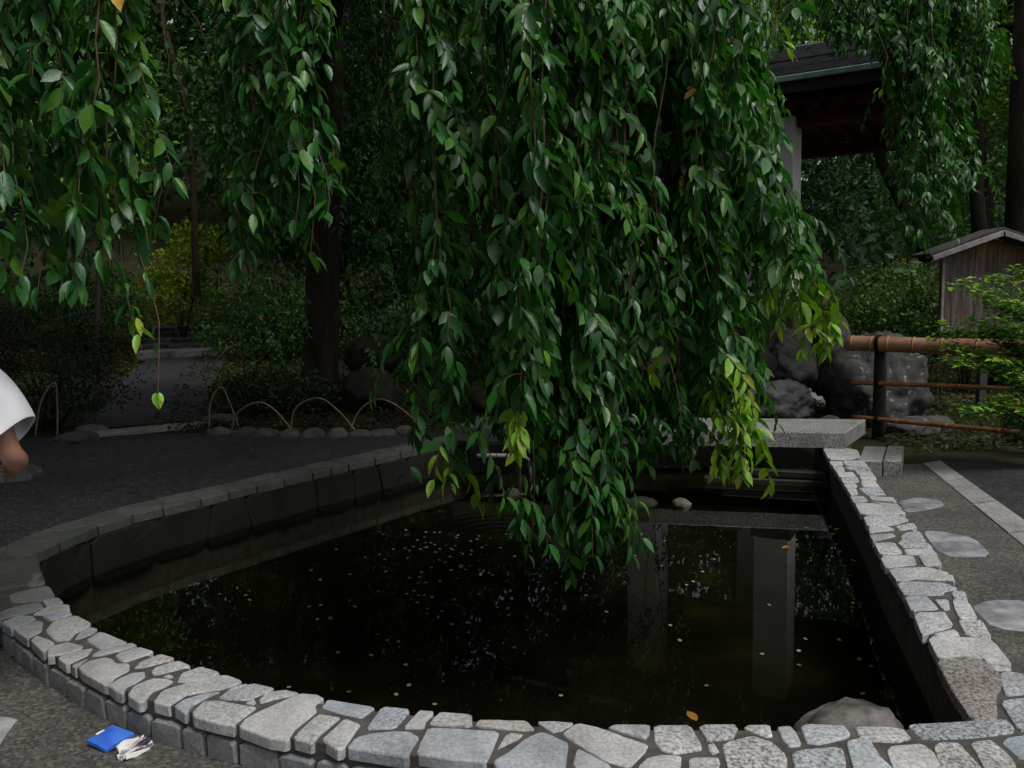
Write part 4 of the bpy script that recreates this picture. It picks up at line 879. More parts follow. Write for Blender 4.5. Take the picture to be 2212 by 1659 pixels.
def tree(name, label, x, y, h, r, lean, blobs, n, size, col, limbs=5, mat='bark', group='trees of the wood behind the pond', trunkpts=None, clump=26, flat=0, jit=.3, top=None):
    z0 = hgt(x, y)-.1; T = thing(name, (x, y, z0), label, 'tree', group); m = MB(); b0 = Vector((x, y, z0)); pts = []
    for i in range(9):
        t = i/8; pts.append(b0+Vector((lean[0]*t+.12*math.sin(t*5+x)*h*.08, lean[1]*t, h*t)))
    if trunkpts: pts = [Vector(p) for p in trunkpts]
    m.tube(pts, [r*(1.25 if i == 0 else 1)*(1-.6*i/(len(pts)-1)) for i in range(len(pts))], 10)
    m.build('trunk', MAT[mat], T, smooth=True); B = []
    for b in blobs: B.append((pts[0].x+b[0], pts[0].y+b[1], pts[0].z+b[2], *b[3:]))
    for k in range(limbs):
        b = B[k % len(B)]; s_ = pts[min(len(pts)-2, 4+k % 4)]; e = Vector(b[:3])+Vector((U(-.7, .7)*b[3], U(-.7, .7)*b[4], U(-.3, .5)*b[5])); mm = MB(); lp = []
        for i in range(8):
            t = i/7; q = s_.lerp(e, t); q.z += .25*math.sin(t*3.1); q += Vector((U(-.05, .05), U(-.05, .05), 0)); lp.append(q)
        mm.tube(lp, [r*.42*(1-.85*i/7) for i in range(8)], 7).build('limb', MAT[mat], T, smooth=True)
    crown(T, B, n, size, col, clump=clump, flat=flat, jit=jit)
    if top: crown(T, [(pts[0].x+b[0], pts[0].y+b[1], pts[0].z+b[2], *b[3:]) for b in top], 3600, .34, DG, clump=20, jit=.5)  # extra leaves above the view, added to darken the wood below
    return T
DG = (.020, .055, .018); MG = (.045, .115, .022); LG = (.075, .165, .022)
# left wood
tree('woodland_tree', 'tree with a pale slanting stem behind the left leaf curtains', -8.0, 16.2, 8, .06, (.4, 0), [(-2.2, 0, 6.2, 2.6, 2.0, 2.6), (.9, -.5, 3.6, 1.5, 1.2, 1.2)], 9000, .15, MG, 6, 'pale_bark', trunkpts=[P(425, 640, 15.5), P(418, 420, 15.4), P(410, 260, 15.2), P(375, 130, 15), P(350, 30, 15), P(342, -80, 15), P(335, -200, 15)])
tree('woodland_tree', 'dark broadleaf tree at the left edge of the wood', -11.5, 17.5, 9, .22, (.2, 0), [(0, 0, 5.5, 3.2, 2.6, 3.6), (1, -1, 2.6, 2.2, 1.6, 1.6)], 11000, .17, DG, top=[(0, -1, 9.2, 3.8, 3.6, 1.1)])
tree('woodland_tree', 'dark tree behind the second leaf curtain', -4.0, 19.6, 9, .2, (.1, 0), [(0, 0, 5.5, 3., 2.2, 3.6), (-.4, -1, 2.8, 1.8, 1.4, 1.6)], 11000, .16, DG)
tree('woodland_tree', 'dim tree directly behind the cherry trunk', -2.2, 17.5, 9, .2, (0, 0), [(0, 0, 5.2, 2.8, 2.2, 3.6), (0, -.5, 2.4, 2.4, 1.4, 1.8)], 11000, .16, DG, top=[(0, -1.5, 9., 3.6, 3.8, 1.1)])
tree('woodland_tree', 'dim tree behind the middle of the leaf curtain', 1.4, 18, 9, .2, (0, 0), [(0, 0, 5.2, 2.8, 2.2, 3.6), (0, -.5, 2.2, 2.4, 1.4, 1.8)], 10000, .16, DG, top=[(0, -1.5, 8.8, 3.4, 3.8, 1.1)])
tree('woodland_tree', 'light green sapling between the two left leaf curtains', -7.2, 14.2, 5, .05, (.3, 0), [(.4, 0, 4.6, .9, .8, 1.3), (0, .2, 3.3, .8, .7, .8)], 3600, .13, (.12, .24, .03), 5, clump=20)
tree('tall_tree', 'tall wood tree far up the left slope', -14, 26, 14, .3, (0, 0), [(0, 0, 8, 4.5, 3.5, 5.5)], 14000, .28, DG, top=[(0, 0, 12.5, 4.8, 4.5, 1.5)])
tree('tall_tree', 'tall wood tree up the slope behind the pale stem', -7, 27, 14, .3, (0, 0), [(0, 0, 8, 4.2, 3.5, 5.5)], 14000, .28, DG, top=[(0, 0, 12.5, 4.8, 4.5, 1.5)])
tree('tall_tree', 'tall wood tree up the slope behind the cherry', 0, 27, 14, .3, (0, 0), [(0, 0, 7.5, 4.5, 3.5, 6.)], 14000, .28, DG, top=[(0, 0, 12.5, 4.8, 4.5, 1.5)])
# canopy over the left of the court (its trunk stands out of view)
tree('unseen_oak', 'evergreen oak spreading over the left of the gravel court', -7.2, 5.6, 7, .26, (.6, 0), [(1.6, -.2, 6.0, 3.3, 3.2, 1.5), (3.9, 1.6, 6.6, 2.2, 2.2, 1.1), (-1, 1, 5., 2.4, 2.4, 1.6)], 14000, .15, DG, 7)
tree('unseen_oak', 'unseen oak added to shade the walk behind the white-shirted visitor', -5.6, -.6, 7, .24, (.6, 0), [(1.2, .6, 5.2, 2.6, 2.6, 1.5), (-1.2, 0, 4.2, 2.4, 2.6, 2.), (0, -2.5, 4.5, 2.6, 2.0, 2.)], 14000, .16, DG, 7)  # tree added out of view to block skylight from behind left
# right side
tree('garden_maple', 'maple with dark leaning branches seen through the gate', 8.1, 16.5, 6, .15, (0, 0), [(-1.2, 0, 4.2, 2.8, 1.8, 1.5), (.8, .3, 3.2, 2.2, 1.6, .8), (-1.6, -.6, 2.8, 1.8, 1.2, .7)], 12000, .14, (.16, .30, .03), 8, trunkpts=[P(2010, 560, 15.2), P(1985, 500, 15.2), P(1940, 420, 15.3), P(1905, 350, 15.3), P(1885, 290, 15.3), P(1880, 200, 15.3)], clump=24, flat=.3)
tree('garden_maple', 'maple with thin dark trunk right of the far leaf curtain', 9.8, 14.2, 6, .12, (0, 0), [(1.6, 0, 5.0, 2.0, 1.6, 1.3), (.3, .6, 3.2, 1.3, 1.1, .7), (2.2, 0, 3.4, 1.5, 1.2, .8)], 8000, .13, (.07, .16, .024), 6, trunkpts=[P(2125, 620, 13.8), P(2110, 420, 13.8), P(2112, 300, 13.8), P(2100, 200, 13.8), P(2140, 60, 13.8), P(2150, -60, 13.8)], clump=24, flat=.3)
tree('garden_cedar', 'thick dark trunk standing at the right edge behind the notice board', 7.4, 12.1, 9, .30, (.2, 0), [(2.6, .5, 8.4, 2.4, 2.2, 1.8), (4.2, 0, 6.2, 2.0, 2.0, 1.2)], 7000, .16, DG, 5)
tree('tall_tree', 'tall tree behind the gate roof', 5.5, 20, 11, .25, (0, 0), [(0, 0, 6.2, 3.2, 2.4, 3.6), (1, -1, 3.6, 2.4, 1.8, 1.4)], 11000, .18, DG)
tree('tall_tree', 'tall tree at the back of the maple garden', 12.5, 22, 11, .25, (0, 0), [(0, 0, 5.6, 3.6, 2.6, 4.2)], 10000, .2, MG)
tree('tall_tree', 'tall tree at the far right edge of the wood', 17.5, 21, 11, .25, (0, 0), [(0, 0, 5.5, 3.6, 2.6, 4.2)], 8000, .2, DG)
tree('tall_tree', 'tall tree filling the gap far behind the gate', 9., 28, 13, .3, (0, 0), [(0, 0, 6.5, 5., 3.5, 5.)], 8000, .25, DG)
def shrub(name, label, x, y, blobs, n, size, col, stems=6, group=None, clump=18, jit=.12, cat='shrub'):
    z0 = hgt(x, y)-.03; T = thing(name, (x, y, z0), label, cat, group); B = [(x+b[0], y+b[1], z0+b[2], *b[3:]) for b in blobs]
    for k in range(stems):
        b = B[k % len(B)]; e = Vector(b[:3])+Vector((U(-.6, .6)*b[3], U(-.6, .6)*b[4], U(-.2, .6)*b[5])); s_ = Vector((x+U(-.08, .08), y+U(-.08, .08), z0))
        MB().tube([s_, s_.lerp(e, .4)+Vector((0, 0, .1)), e], [.018, .013, .004], 5).build('stem', MAT['bark'], T, smooth=True)
    crown(T, B, n, size, col, clump=clump, jit=jit); return T
GS = 'shrubs under the trees'
shrub('yew_bush', 'dark feathery yew bush behind the white-shirted visitor', -5.5, 9.6, [(0, 0, .9, .9, .7, .75), (.5, -.1, .6, .55, .5, .4), (-1.2, 0, 1., .9, .8, .8)], 9000, .055, (.012, .028, .014), 8, GS, 24, .14)
shrub('azalea_bush', 'bright yellow-green bush at the top of the stone steps', *P(385, 620, 18.6)[:2], [(0, 0, 1.6, .95, .6, .7), (-.4, .2, 1.1, .8, .6, .6), (.5, 0, 2.3, .7, .5, .5)], 5000, .10, (.26, .36, .03), 6, GS, 20, .12)  # leaf colour brightened to stand for light through a canopy gap
shrub('azalea_bush', 'dull green bush left of the stone steps', *P(180, 640, 17.5)[:2], [(0, 0, 1., 1.4, .8, .9)], 4000, .10, MG, 6, GS)
shrub('azalea_bush', 'olive bush beside the cherry trunk', *P(560, 660, 16)[:2], [(0, 0, .9, 1.5, .8, .9), (1.2, 0, .8, 1., .7, .7)], 5000, .09, MG, 6, GS)
shrub('azalea_bush', 'dim low bush below the cherry trunk', *P(570, 850, 10.6)[:2], [(0, 0, .35, .55, .4, .32), (.5, .2, .3, .4, .35, .25)], 3000, .07, (.02, .05, .018), 6, GS)
shrub('azalea_bush', 'shaded bush behind the boulders right of the trunk', *P(900, 720, 13)[:2], [(0, 0, .8, 1.3, .7, .7)], 4000, .09, DG, 6, GS)
shrub('hydrangea_bush', 'green bush left of the notice board behind the boulders', *P(1925, 640, 12.3)[:2], [(0, 0, 1.35, .75, .6, .65), (-.5, .2, .95, .6, .5, .45), (.45, 0, .9, .5, .5, .6)], 7000, .075, (.06, .125, .018), 8, GS, 20, .10)
shrub('hydrangea_bush', 'leafy bush directly behind the notice board', *P(2080, 640, 11.6)[:2], [(0, 0, 1.2, .8, .6, .8), (.7, .2, 1.2, .8, .5, .8)], 6000, .08, (.04, .095, .02), 8, GS, 20, .10)
shrub('azalea_bush', 'low dark bush under the gate', *P(1790, 600, 13.8)[:2], [(0, 0, .8, .9, .6, .6)], 4000, .07, DG, 6, GS, 20, .10)
# fine-leaved shrub in front of the fence end
NB = thing('nandina_bush', (4.62, 6.9, 0), 'fine-leaved yellow-green bush growing over the bamboo fence end', 'shrub'); pp, dd, nn_, ll, tt = [], [], [], [], []
sprays = [(2150, 625), (2075, 640), (2120, 660), (2040, 730), (2030, 765), (2075, 780), (2110, 800), (2060, 800), (2160, 720), (2190, 680), (2130, 745), (2180, 760), (2095, 715), (2190, 830), (2085, 905), (2130, 895), (2160, 880), (2200, 900), (2240, 650), (2250, 750), (2260, 860), (2140, 690), (2200, 610), (2150, 800)]
for sx, sy in sprays:
    e = P(sx, sy, U(6.35, 6.9)); s_ = Vector((4.62+U(-.1, .1), 6.9+U(-.1, .1), max(.05, e.z-U(.35, .6)))); c = []
    for i in range(9):
        t = i/8; q = s_.lerp(e, t); q.z += .14*math.sin(t*2.4); c.append(q)
    MB().tube(c, [.007*(1-.8*i/8)+.001 for i in range(9)], 5).build('stem', MAT['twig'], NB, smooth=True)
    for i in range(2, 9):
        for k in range(26):
            p = c[i]+Vector((random.gauss(0, .045), random.gauss(0, .045), random.gauss(0, .028))); a_ = U(0, 6.28); ti = i/8
            pp.append(tuple(p)); dd.append((math.cos(a_), math.sin(a_), U(-.4, .3))); nn_.append((U(-.3, .3), U(-.5, .1), 1)); ll.append(U(.05, .085)); g_ = U(.7, 1.3)
            tt.append((.17*g_, .30*g_, .02) if random.random() < .55*ti else (.05*g_, .16*g_, .03) if random.random() < .93 else (.32, .22, .03))
v, t = leaf_batch(*[np.array(a, float) for a in (pp, dd, nn_, ll)], DIA, DIA_T); tri_mesh('foliage', v, t, np.repeat(np.array(tt), 4, axis=0), MAT['leaf'], NB, kind='stuff')
MB().tube([(4.62, 6.9, -.05), (4.6, 6.88, .4), (4.55, 6.85, .9)], [.022, .018, .01], 6).build('stem', MAT['bark'], NB, smooth=True)
# the wooded slope beyond reads as one mass
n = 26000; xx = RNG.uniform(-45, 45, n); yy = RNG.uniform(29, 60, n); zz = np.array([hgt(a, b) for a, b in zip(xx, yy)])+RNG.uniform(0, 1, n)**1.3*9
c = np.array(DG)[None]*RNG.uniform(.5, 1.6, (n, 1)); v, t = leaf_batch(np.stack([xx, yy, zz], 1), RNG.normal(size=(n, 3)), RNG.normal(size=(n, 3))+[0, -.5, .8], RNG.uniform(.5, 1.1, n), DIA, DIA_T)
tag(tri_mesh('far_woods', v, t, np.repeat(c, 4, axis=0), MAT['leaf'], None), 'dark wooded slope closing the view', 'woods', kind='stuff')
# grass-like ground cover and fallen leaves on the hillside
n = 5000; xx = RNG.uniform(-10, -4.5, n); yy = RNG.uniform(15, 24, n); zz = np.array([hgt(a, b) for a, b in zip(xx, yy)])+.02
c = np.where(RNG.random((n, 1)) < .5, np.array([[.17, .07, .025]]), np.array([[.09, .15, .02]]))*RNG.uniform(.6, 1.3, (n, 1)); v, t = leaf_batch(np.stack([xx, yy, zz], 1), RNG.normal(size=(n, 3))*[1, 1, .3], RNG.normal(size=(n, 3))*.3+[0, 0, 1], RNG.uniform(.06, .14, n), DIA, DIA_T)
tag(tri_mesh('leaf_litter', v, t, np.repeat(c, 4, axis=0), MAT['leaf'], None), 'brown leaf litter and ground cover on the slope', 'leaf litter', kind='stuff')
def cover(name, label, zone, n, size, cols, cat):
    xx = RNG.uniform(zone[0], zone[1], n); yy = RNG.uniform(zone[2], zone[3], n); kp = np.array([zone[4](a, b) and noise.noise((a*1.3, b*1.3, 3)) > -.25 for a, b in zip(xx, yy)]); xx, yy = xx[kp], yy[kp]; n = len(xx)
    zz = np.array([hgt(a, b) for a, b in zip(xx, yy)])+RNG.uniform(.0, .07, n); c = np.array(cols)[RNG.integers(0, len(cols), n)]*RNG.uniform(.6, 1.4, (n, 1))
    v, t = leaf_batch(np.stack([xx, yy, zz], 1), RNG.normal(size=(n, 3))*[1, 1, .5], RNG.normal(size=(n, 3))*.5+[0, 0, 1], RNG.uniform(.6, 1.3, n)*size, DIA, DIA_T)
    tag(tri_mesh(name, v, t, np.repeat(c, 4, axis=0), MAT['leaf'], None), label, cat, kind='stuff')
cover('ground_cover', 'dark moss and low leaves between the boulders and the notice board', (3.2, 9, 7.6, 15, lambda a, b: b > 7.5 and not (a < 3.7 and b < 8.7)), 22000, .06, [(.02, .05, .012), (.035, .06, .012), (.05, .03, .012)], 'ground cover')
cover('ground_cover', 'dark leaf litter in the bed round the cherry trunk', (-3.9, 2.6, 9.1, 15, lambda a, b: b > 9.15), 16000, .07, [(.02, .04, .012), (.04, .024, .012), (.028, .018, .010)], 'ground cover')
cover('ground_cover', 'low dark plants along the gravel path', (-9.5, -3.4, 9.4, 17, lambda a, b: (a < -5.4-(b-9.4)*.36) or (a > -4.25-(b-9.4)*.30)), 16000, .08, [(.02, .05, .014), (.035, .07, .016), (.04, .03, .012)], 'ground cover')
# loose stones on the gravel court
n = 7000; xx = RNG.uniform(-6.5, -.6, n); yy = RNG.uniform(3.7, 9.1, n); kp = np.array([inside((a, b), court) for a, b in zip(xx, yy)]); xx, yy = xx[kp], yy[kp]; n = len(xx)
zz = np.array([hgt(a, b) for a, b in zip(xx, yy)])+.014; OCT = np.array([(1, 0, 0), (0, 1, 0), (-1, 0, 0), (0, -1, 0), (0, 0, .6)]); OT = np.array([(0, 1, 4), (1, 2, 4), (2, 3, 4), (3, 0, 4)])
an = RNG.uniform(0, 6.28, n); v, t = leaf_batch(np.stack([xx, yy, zz], 1), np.stack([np.cos(an), np.sin(an), 0*an], 1), np.tile([0, 0, 1.], (n, 1)), RNG.uniform(.005, .014, n), OCT, OT)
tag(tri_mesh('gravel', v, t, None, MAT['pathgravel'], None, smooth=False), 'loose dark gravel strewn over the court', 'gravel', kind='stuff')

# ================================================================ SMALL THINGS
CO = [(ZA, "18,703 172,628 320,535 315,803 375,842 447,852 65,917 275,938 493,995 513,1125 133,1168 433,1183 676,1243 500,548 545,528 575,560 610,560 530,582 567,602 632,645 723,660 800,588 660,568 784,738 897,551 960,549 1397,521 1635,557 1765,662 1348,650 1148,685 1180,888 1475,1187 1045,430 1020,415 962,398 870,395 780,398 820,452 710,468 620,478 572,478 580,445 515,447 368,408 358,383 592,412 238,318 360,330 328,300 1945,310 2133,217 2175,353 2112,370 1982,170 2033,198 2168,747 55,272 140,427 138,592"),
      (ZC, "155,313 243,330 170,410 110,468 68,494 25,840 193,1124 590,618 820,830 1033,838 778,906 1160,961 1238,1005 780,998 1183,1180 763,210 983,210 1040,340 1068,375 545,930"),
      (ZB, "1362,456 1390,549 1553,560 1958,630 2028,621 2008,711 2092,703 1350,740 2138,916 1828,1134 2027,460 2127,270 1838,262 1968,403")]
cpos = [G(*zf(*map(float, q.split(','))), -.40) for zf, s_ in CO for q in s_.split()]
for i in range(55): cpos.append(G(*ZA(random.gauss(780, 190), random.gauss(250, 75)), -.40))
m = MB(); v = []
for z, r in ((0, .0115), (.0012, .0125), (.0025, .0115)):
    v += [(math.cos(k/10*6.2832)*r, math.sin(k/10*6.2832)*r, z) for k in range(10)]
m.add(v, [tuple(range(20, 30))]+[(r*10+k, r*10+(k+1) % 10, r*10+10+(k+1) % 10, r*10+10+k) for r in range(2) for k in range(10)])
first = {}
for i, p in enumerate(cpos):
    mt = 'coin_old' if i % 7 == 3 else 'coin'
    if mt not in first: o = m.build('coin', MAT[mt], base=(0, 0, 0)); first[mt] = o
    else: o = first[mt].copy(); COL.objects.link(o)
    o.location = (p.x, p.y, -.412+U(0, .006)); o.rotation_euler = (U(-.2, .2), U(-.2, .2), U(0, 6))
    tag(o, 'small dull brassy coin lying on the dark pond bed' if mt == 'coin_old' else 'small silvery coin lying on the dark pond bed', 'coin', 'brassy coins on the pond bed' if mt == 'coin_old' else 'silvery coins on the pond bed')
# fallen leaves afloat and on the wall
for (zf, x, y, z, L, c, lab) in ((ZC, 1033, 152, WZ, .07, (.5, .27, .02), 'yellow leaf afloat by the right pond wall, the farther one'), (ZC, 1138, 363, WZ, .055, (.5, .27, .02), 'yellow leaf afloat by the right pond wall, the nearer one'),
        (ZC, 715, 265, WZ, .07, (.42, .22, .03), 'long yellow leaf afloat over the pillar reflection'), (ZC, 845, 152, WZ, .045, (.08, .25, .03), 'small green leaf afloat in the pond'), (ZC, 1120, 632, WZ, .03, (.5, .33, .02), 'tiny yellow leaf afloat in the pond'),
        (ZC, 130, 1383, WT+.004, .075, (.34, .16, .03), 'curled brown leaf on the front pond wall'), (ZD, 660, 1445, WZ, .06, (.3, .3, .05), 'pale yellow leaf afloat near the bridge'), (ZB, 1570, 602, WZ, .04, (.4, .14, .03), 'orange leaf scrap afloat in the left of the pond'),
        (ZD, 1570, 1310, .02, .06, (.5, .25, .03), 'yellow leaf lying at the end of the granite border')):
    p = G(*zf(x, y), z); V, T = full_leaf(.22, .15, .05); me = MB(); an = U(0, 6.28); R = Matrix.Rotation(an, 3, 'Z')
    me.add([p+R @ (Vector(q)*L)+Vector((0, 0, .012)) for q in V], [tuple(f) for f in T]); o = me.build('fallen_leaf', MAT['cherry_leaf'], smooth=True)
    a = o.data.color_attributes.new('tint', 'FLOAT_COLOR', 'POINT'); a.data.foreach_set('color', np.tile(np.array([*c, 1], np.float32), len(V))); tag(o, lab, 'leaf', 'fallen leaves')
# blue packet and crumpled papers at the foot of the wall
def curvedsheet(cs, mat, name, nx, ny, fz, par=None, th=.004):
    m = MB(); a, b, c, d = [Vector(q) for q in cs]
    for s_ in (0, 1):
        for j in range(ny+1):
            for i in range(nx+1):
                u, v = i/nx, j/ny; q = a.lerp(b, u).lerp(d.lerp(c, u), v); m.v.append((q.x, q.y, q.z+fz(u, v)+(th if s_ else 0)))
    K = (nx+1)*(ny+1)
    for j in range(ny):
        for i in range(nx):
            q = (j*(nx+1)+i, j*(nx+1)+i+1, (j+1)*(nx+1)+i+1, (j+1)*(nx+1)+i); m.f += [tuple(x+K for x in q), q[::-1]]
    rim = [i for i in range(nx+1)]+[j*(nx+1)+nx for j in range(1, ny+1)]+[ny*(nx+1)+i for i in range(nx-1, -1, -1)]+[j*(nx+1) for j in range(ny-1, 0, -1)]
    for k in range(len(rim)): q = (rim[k], rim[(k+1) % len(rim)]); m.f.append((q[0], q[1], q[1]+K, q[0]+K))
    return m.build(name, mat, par, smooth=False)
pk = lambda x, y, z: G((150+x*300/2212)*.8848, (1700+y*175/1290)*.8848, z*.7+GZ+.004)
PK = thing('blue_packet', tuple(pk(850, 750, .0)), 'shiny blue packet with a white patch at the foot of the pond wall', 'packet')
cs = [pk(450, 850, .02), pk(790, 965, .02), pk(1310, 715, .045), pk(920, 570, .045)]
curvedsheet(cs, MAT['blue'], 'sleeve', 10, 12, lambda u, v: .012*math.sin(v*3.14)*math.sin(u*3.14)-.012*u*u*(1-v), PK, .012)
curvedsheet([cs[0].lerp(cs[3], .33).lerp(cs[1].lerp(cs[2], .33), .02), cs[0].lerp(cs[3], .33).lerp(cs[1].lerp(cs[2], .33), .45), cs[0].lerp(cs[3], .62).lerp(cs[1].lerp(cs[2], .62), .45), cs[0].lerp(cs[3], .62).lerp(cs[1].lerp(cs[2], .62), .02)], MAT['paper'], 'white_patch', 4, 4, lambda u, v: .0145, PK, .002)
PP = thing('crumpled_papers', tuple(pk(1300, 950, 0)), 'crumpled striped white papers lying beside the blue packet', 'papers')
for k, (x0, y0, x1, y1, w, mt) in enumerate(((980, 960, 1380, 730, 60, 'paper'), (1010, 1010, 1480, 770, 70, 'paper'), (1000, 1080, 1540, 790, 55, 'paper_ink'), (1060, 1110, 1600, 830, 60, 'paper_ink'), (1130, 1130, 1620, 850, 40, 'paper'))):
    z = .035-.006*k; curvedsheet([pk(x0, y0, z), pk(x0+w, y0+w*.6, z), pk(x1+w*.6, y1+w*.6, z), pk(x1, y1, z)], MAT[mt], 'paper_fold', 6, 9, lambda u, v, k=k: .010*math.sin(u*6+k)+.008*math.sin(v*5+k*2), PP, .003)

# ================================================================ VISITOR AT THE LEFT EDGE
def skin_mesh(name, verts, edges, mat, parent, sub=2, root=0):
    me = bpy.data.meshes.new(name+'_src'); me.from_pydata([v[:3] for v in verts], edges, []); ob = bpy.data.objects.new(name+'_src', me); COL.objects.link(ob)
    md = ob.modifiers.new('s', 'SKIN'); md.use_smooth_shade = True; md2 = ob.modifiers.new('d', 'SUBSURF'); md2.levels = sub; md2.render_levels = sub
    for i, v in enumerate(verts):
        r = v[3]; me.skin_vertices[0].data[i].radius = (r, v[4] if len(v) > 4 else r)
    me.skin_vertices[0].data[root].use_root = True
    dg = bpy.context.evaluated_depsgraph_get(); ev = bpy.data.meshes.new_from_object(ob.evaluated_get(dg)); ev.name = name
    bpy.data.objects.remove(ob); ev.materials.clear(); ev.materials.append(mat)
    for p in ev.polygons: p.use_smooth = True; p.material_index = 0
    o = bpy.data.objects.new(name, ev); COL.objects.link(o)
    if parent: o.parent = parent
    return o
HX, HY = -2.115, 2.90
PE = bpy.data.objects.new('person', None); COL.objects.link(PE); PE.location = (HX, HY, GZ); PE.scale = (.97,)*3; PE.rotation_euler = (0, 0, rad(8))
tag(PE, 'visitor in a white short-sleeved shirt, one bent arm showing at the picture edge', 'person')
S = [(0, 0, .92, .13, .10), (0, 0, 1.12, .125, .09), (0, .0, 1.30, .145, .10), (0, .0, 1.40, .10, .08), (0, .0, 1.47, .055), (0, .02, 1.53, .055), (0, .03, 1.60, .085, .095), (0, .03, 1.68, .07, .08),
     (.11, .0, 1.385, .07), (.185, -.0, 1.345, .062), (.255, -.02, 1.20, .052), (.315, -.04, 1.03, .043), (.315, .02, 1.0, .044), (.25, .14, .955, .034), (.19, .23, .925, .026), (.17, .27, .92, .03), 
     (-.11, .0, 1.385, .07), (-.185, 0, 1.345, .062), (-.22, -.01, 1.20, .052), (-.24, -.0, 1.03, .043), (-.24, .04, .90, .034), (-.235, .07, .79, .026), (-.235, .08, .74, .03),
     (.07, 0, .86, .095), (.03, -.06, .50, .062), (.0, -.12, .10, .045), (.0, -.10, .04, .04), (.0, .04, .03, .035),
     (-.09, 0, .86, .095), (-.095, .0, .50, .062), (-.095, -.02, .10, .045), (-.095, .0, .04, .04), (-.10, .14, .03, .035)]
Ed = [(0,1),(1,2),(2,3),(3,4),(4,5),(5,6),(6,7),(3,8),(8,9),(9,10),(10,11),(11,12),(12,13),(13,14),(14,15),(3,16),(16,17),(17,18),(18,19),(19,20),(20,21),(21,22),(0,23),(23,24),(24,25),(25,26),(26,27),(0,28),(28,29),(29,30),(30,31),(31,32)]
# fingers
def fingers(b, d, side, curl):
    b = Vector(b); d = Vector(d).normalized(); sd = Vector(side).normalized(); dn = Vector(curl).normalized()
    k0 = b
    for j, (o_, L) in enumerate(((-.028, .065), (-.009, .078), (.01, .074), (.028, .058))):
        i0 = len(S); r_ = b+d*.045+sd*o_
        S.append((*r_, .011)); S.append((*(r_+d*L*.5+dn*L*.12), .0092)); S.append((*(r_+d*L*.85+dn*L*.4), .008))
        Ed.extend([(bi, i0), (i0, i0+1), (i0+1, i0+2)])
    i0 = len(S); r_ = b+d*.005-sd*.032; S.append((*r_, .012)); S.append((*(r_+d*.03-sd*.018), .0105)); S.append((*(r_+d*.055-sd*.015+dn*.01), .009)); Ed.extend([(bi, i0), (i0, i0+1), (i0+1, i0+2)])
bi = 15; fingers(S[15][:3], (-.4, .9, -.1), (.1, .1, 1), (-1, -.3, 0)); bi = 22; fingers(S[22][:3], (0, .1, -1), (0, 1, .1), (1, 0, -.2))
skin_mesh('body', S, Ed, MAT['skin'], PE)
def lathe(name, rings, mat, parent, n=20, cap=False):
    m = MB()
    for (cx, cy, cz, rx, ry, tilt) in rings:
        for k in range(n):
            a_ = k/n*6.2832; x, y = math.cos(a_)*rx, math.sin(a_)*ry; m.v.append((cx+x, cy+y, cz+x*tilt))
    for r in range(len(rings)-1):
        for k in range(n): m.f.append((r*n+k, r*n+(k+1) % n, r*n+n+(k+1) % n, r*n+n+k))
    o = m.build(name, mat, base=(0, 0, 0), smooth=True); o.parent = parent; md = o.modifiers.new('t', 'SOLIDIFY'); md.thickness = .006; md.offset = 1; md3 = o.modifiers.new('s', 'SUBSURF'); md3.levels = 1; md3.render_levels = 1; return o
sh = lathe('shirt', [(0, 0, .82, .205, .155, 0), (0, 0, .95, .195, .15, 0), (0, 0, 1.1, .19, .14, 0), (0, 0, 1.25, .205, .145, 0), (0, 0, 1.34, .20, .13, 0), (0, 0, 1.40, .145, .105, 0), (0, 0, 1.435, .09, .08, 0), (0, 0, 1.452, .072, .07, 0)], MAT['shirt'], PE)
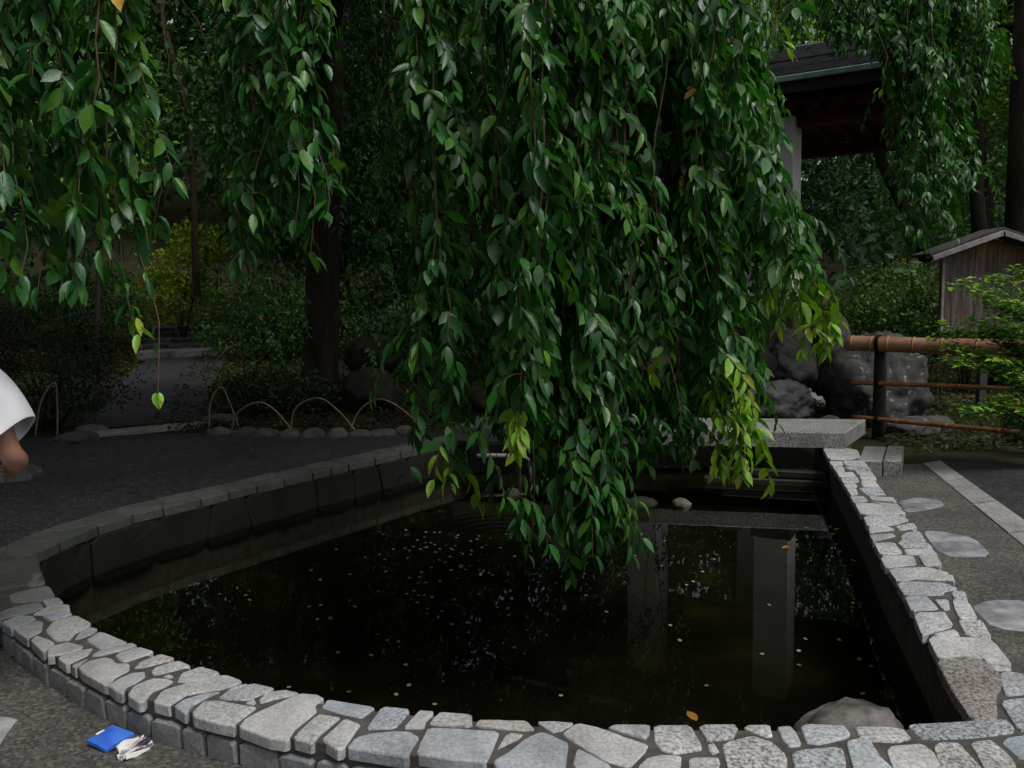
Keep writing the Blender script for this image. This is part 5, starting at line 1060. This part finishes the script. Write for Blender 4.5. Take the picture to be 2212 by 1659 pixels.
for s_, P0, P1 in ((1, Vector((.06, 0, 1.37)), Vector((.315, -.04, 1.09))), (-1, Vector((-.06, 0, 1.37)), Vector((-.245, -.01, 1.09)))):
    m = MB(); n = 18; ax0 = Vector((s_, 0, -.25)).normalized(); ax1 = (P1-P0).normalized(); R_ = [.098, .106, .108, .108, .110, .114, .118]
    for i in range(7):
        t = i/6; c = P0.lerp(P1, t)+Vector((s_*.055*math.sin(t*3.14), 0, .035*math.sin(t*3.14))); ax = ax0.lerp(ax1, min(1, t*1.3)).normalized(); u = ax.cross(Vector((0, 1, 0))).normalized(); w = ax.cross(u)
        for k in range(n):
            a_ = k/n*6.2832; rr = R_[i]*(.82+.18*t)*(1+.05*math.sin(a_*3+i*1.3)+.045*math.sin(a_*6+i*.8)*t); m.v.append(c+u*math.cos(a_)*rr+w*math.sin(a_)*rr*.92)
    for r in range(6):
        for k in range(n): m.f.append((r*n+k, r*n+(k+1) % n, r*n+n+(k+1) % n, r*n+n+k))
    o = m.build('sleeve', MAT['shirt'], base=(0, 0, 0), smooth=True); o.parent = sh; md = o.modifiers.new('t', 'SOLIDIFY'); md.thickness = .005; md3 = o.modifiers.new('s', 'SUBSURF'); md3.levels = 2; md3.render_levels = 2
TR = [(0, 0, .93, .155, .12), (0, 0, .85, .16, .125), (.075, -.01, .74, .10), (.03, -.06, .5, .083), (.0, -.11, .12, .075), (-.092, 0, .74, .10), (-.096, 0, .5, .083), (-.096, -.01, .12, .075)]
skin_mesh('trousers', TR, [(0,1),(1,2),(2,3),(3,4),(1,5),(5,6),(6,7)], MAT['trousers'], PE)
for s_ in (-1, 1):
    sm = skin_mesh('shoe', [(-.096 if s_ < 0 else 0, -.05+(-.1 if s_ > 0 else 0), .05, .045), (-.097 if s_ < 0 else 0, .05+(-.1 if s_ > 0 else 0), .045, .045), (-.10 if s_ < 0 else 0, .17+(-.1 if s_ > 0 else 0), .035, .038)], [(0,1),(1,2)], MAT['shoe'], PE)
V0, F0 = ICO3; m = MB(); m.add([Vector((v.x*.092, v.y*.108+.012, v.z*.105+1.645+.02*(v.y < 0))) for v in V0 if True], [f for f in F0]); 
m.v = [p if not (p[1] > .05 and p[2] < 1.66) else (p[0]*.72, .03, p[2]) for p in m.v]; o = m.build('hair', MAT['hair'], base=(0, 0, 0), smooth=True); o.parent = PE
for nm_, c, r, mt in (('eye', (.032, .112, 1.615), .011, 'eye'), ('eye', (-.032, .112, 1.615), .011, 'eye'), ('nose', (0, .125, 1.585), .014, 'skin'), ('mouth', (0, .112, 1.548), .018, 'vermilion'), ('ear', (.088, .015, 1.60), .022, 'skin'), ('ear', (-.088, .015, 1.60), .022, 'skin')):
    V2, F2 = ICO2; m = MB(); m.add([Vector(c)+Vector((v.x*r*(.5 if nm_ == 'ear' else 1.2 if nm_ == 'mouth' else 1), v.y*r*.8, v.z*r*(.4 if nm_ == 'mouth' else 1.5 if nm_ in ('ear', 'nose') else .8))) for v in V2], F2); o = m.build(nm_, MAT[mt], base=(0, 0, 0), smooth=True); o.parent = PE
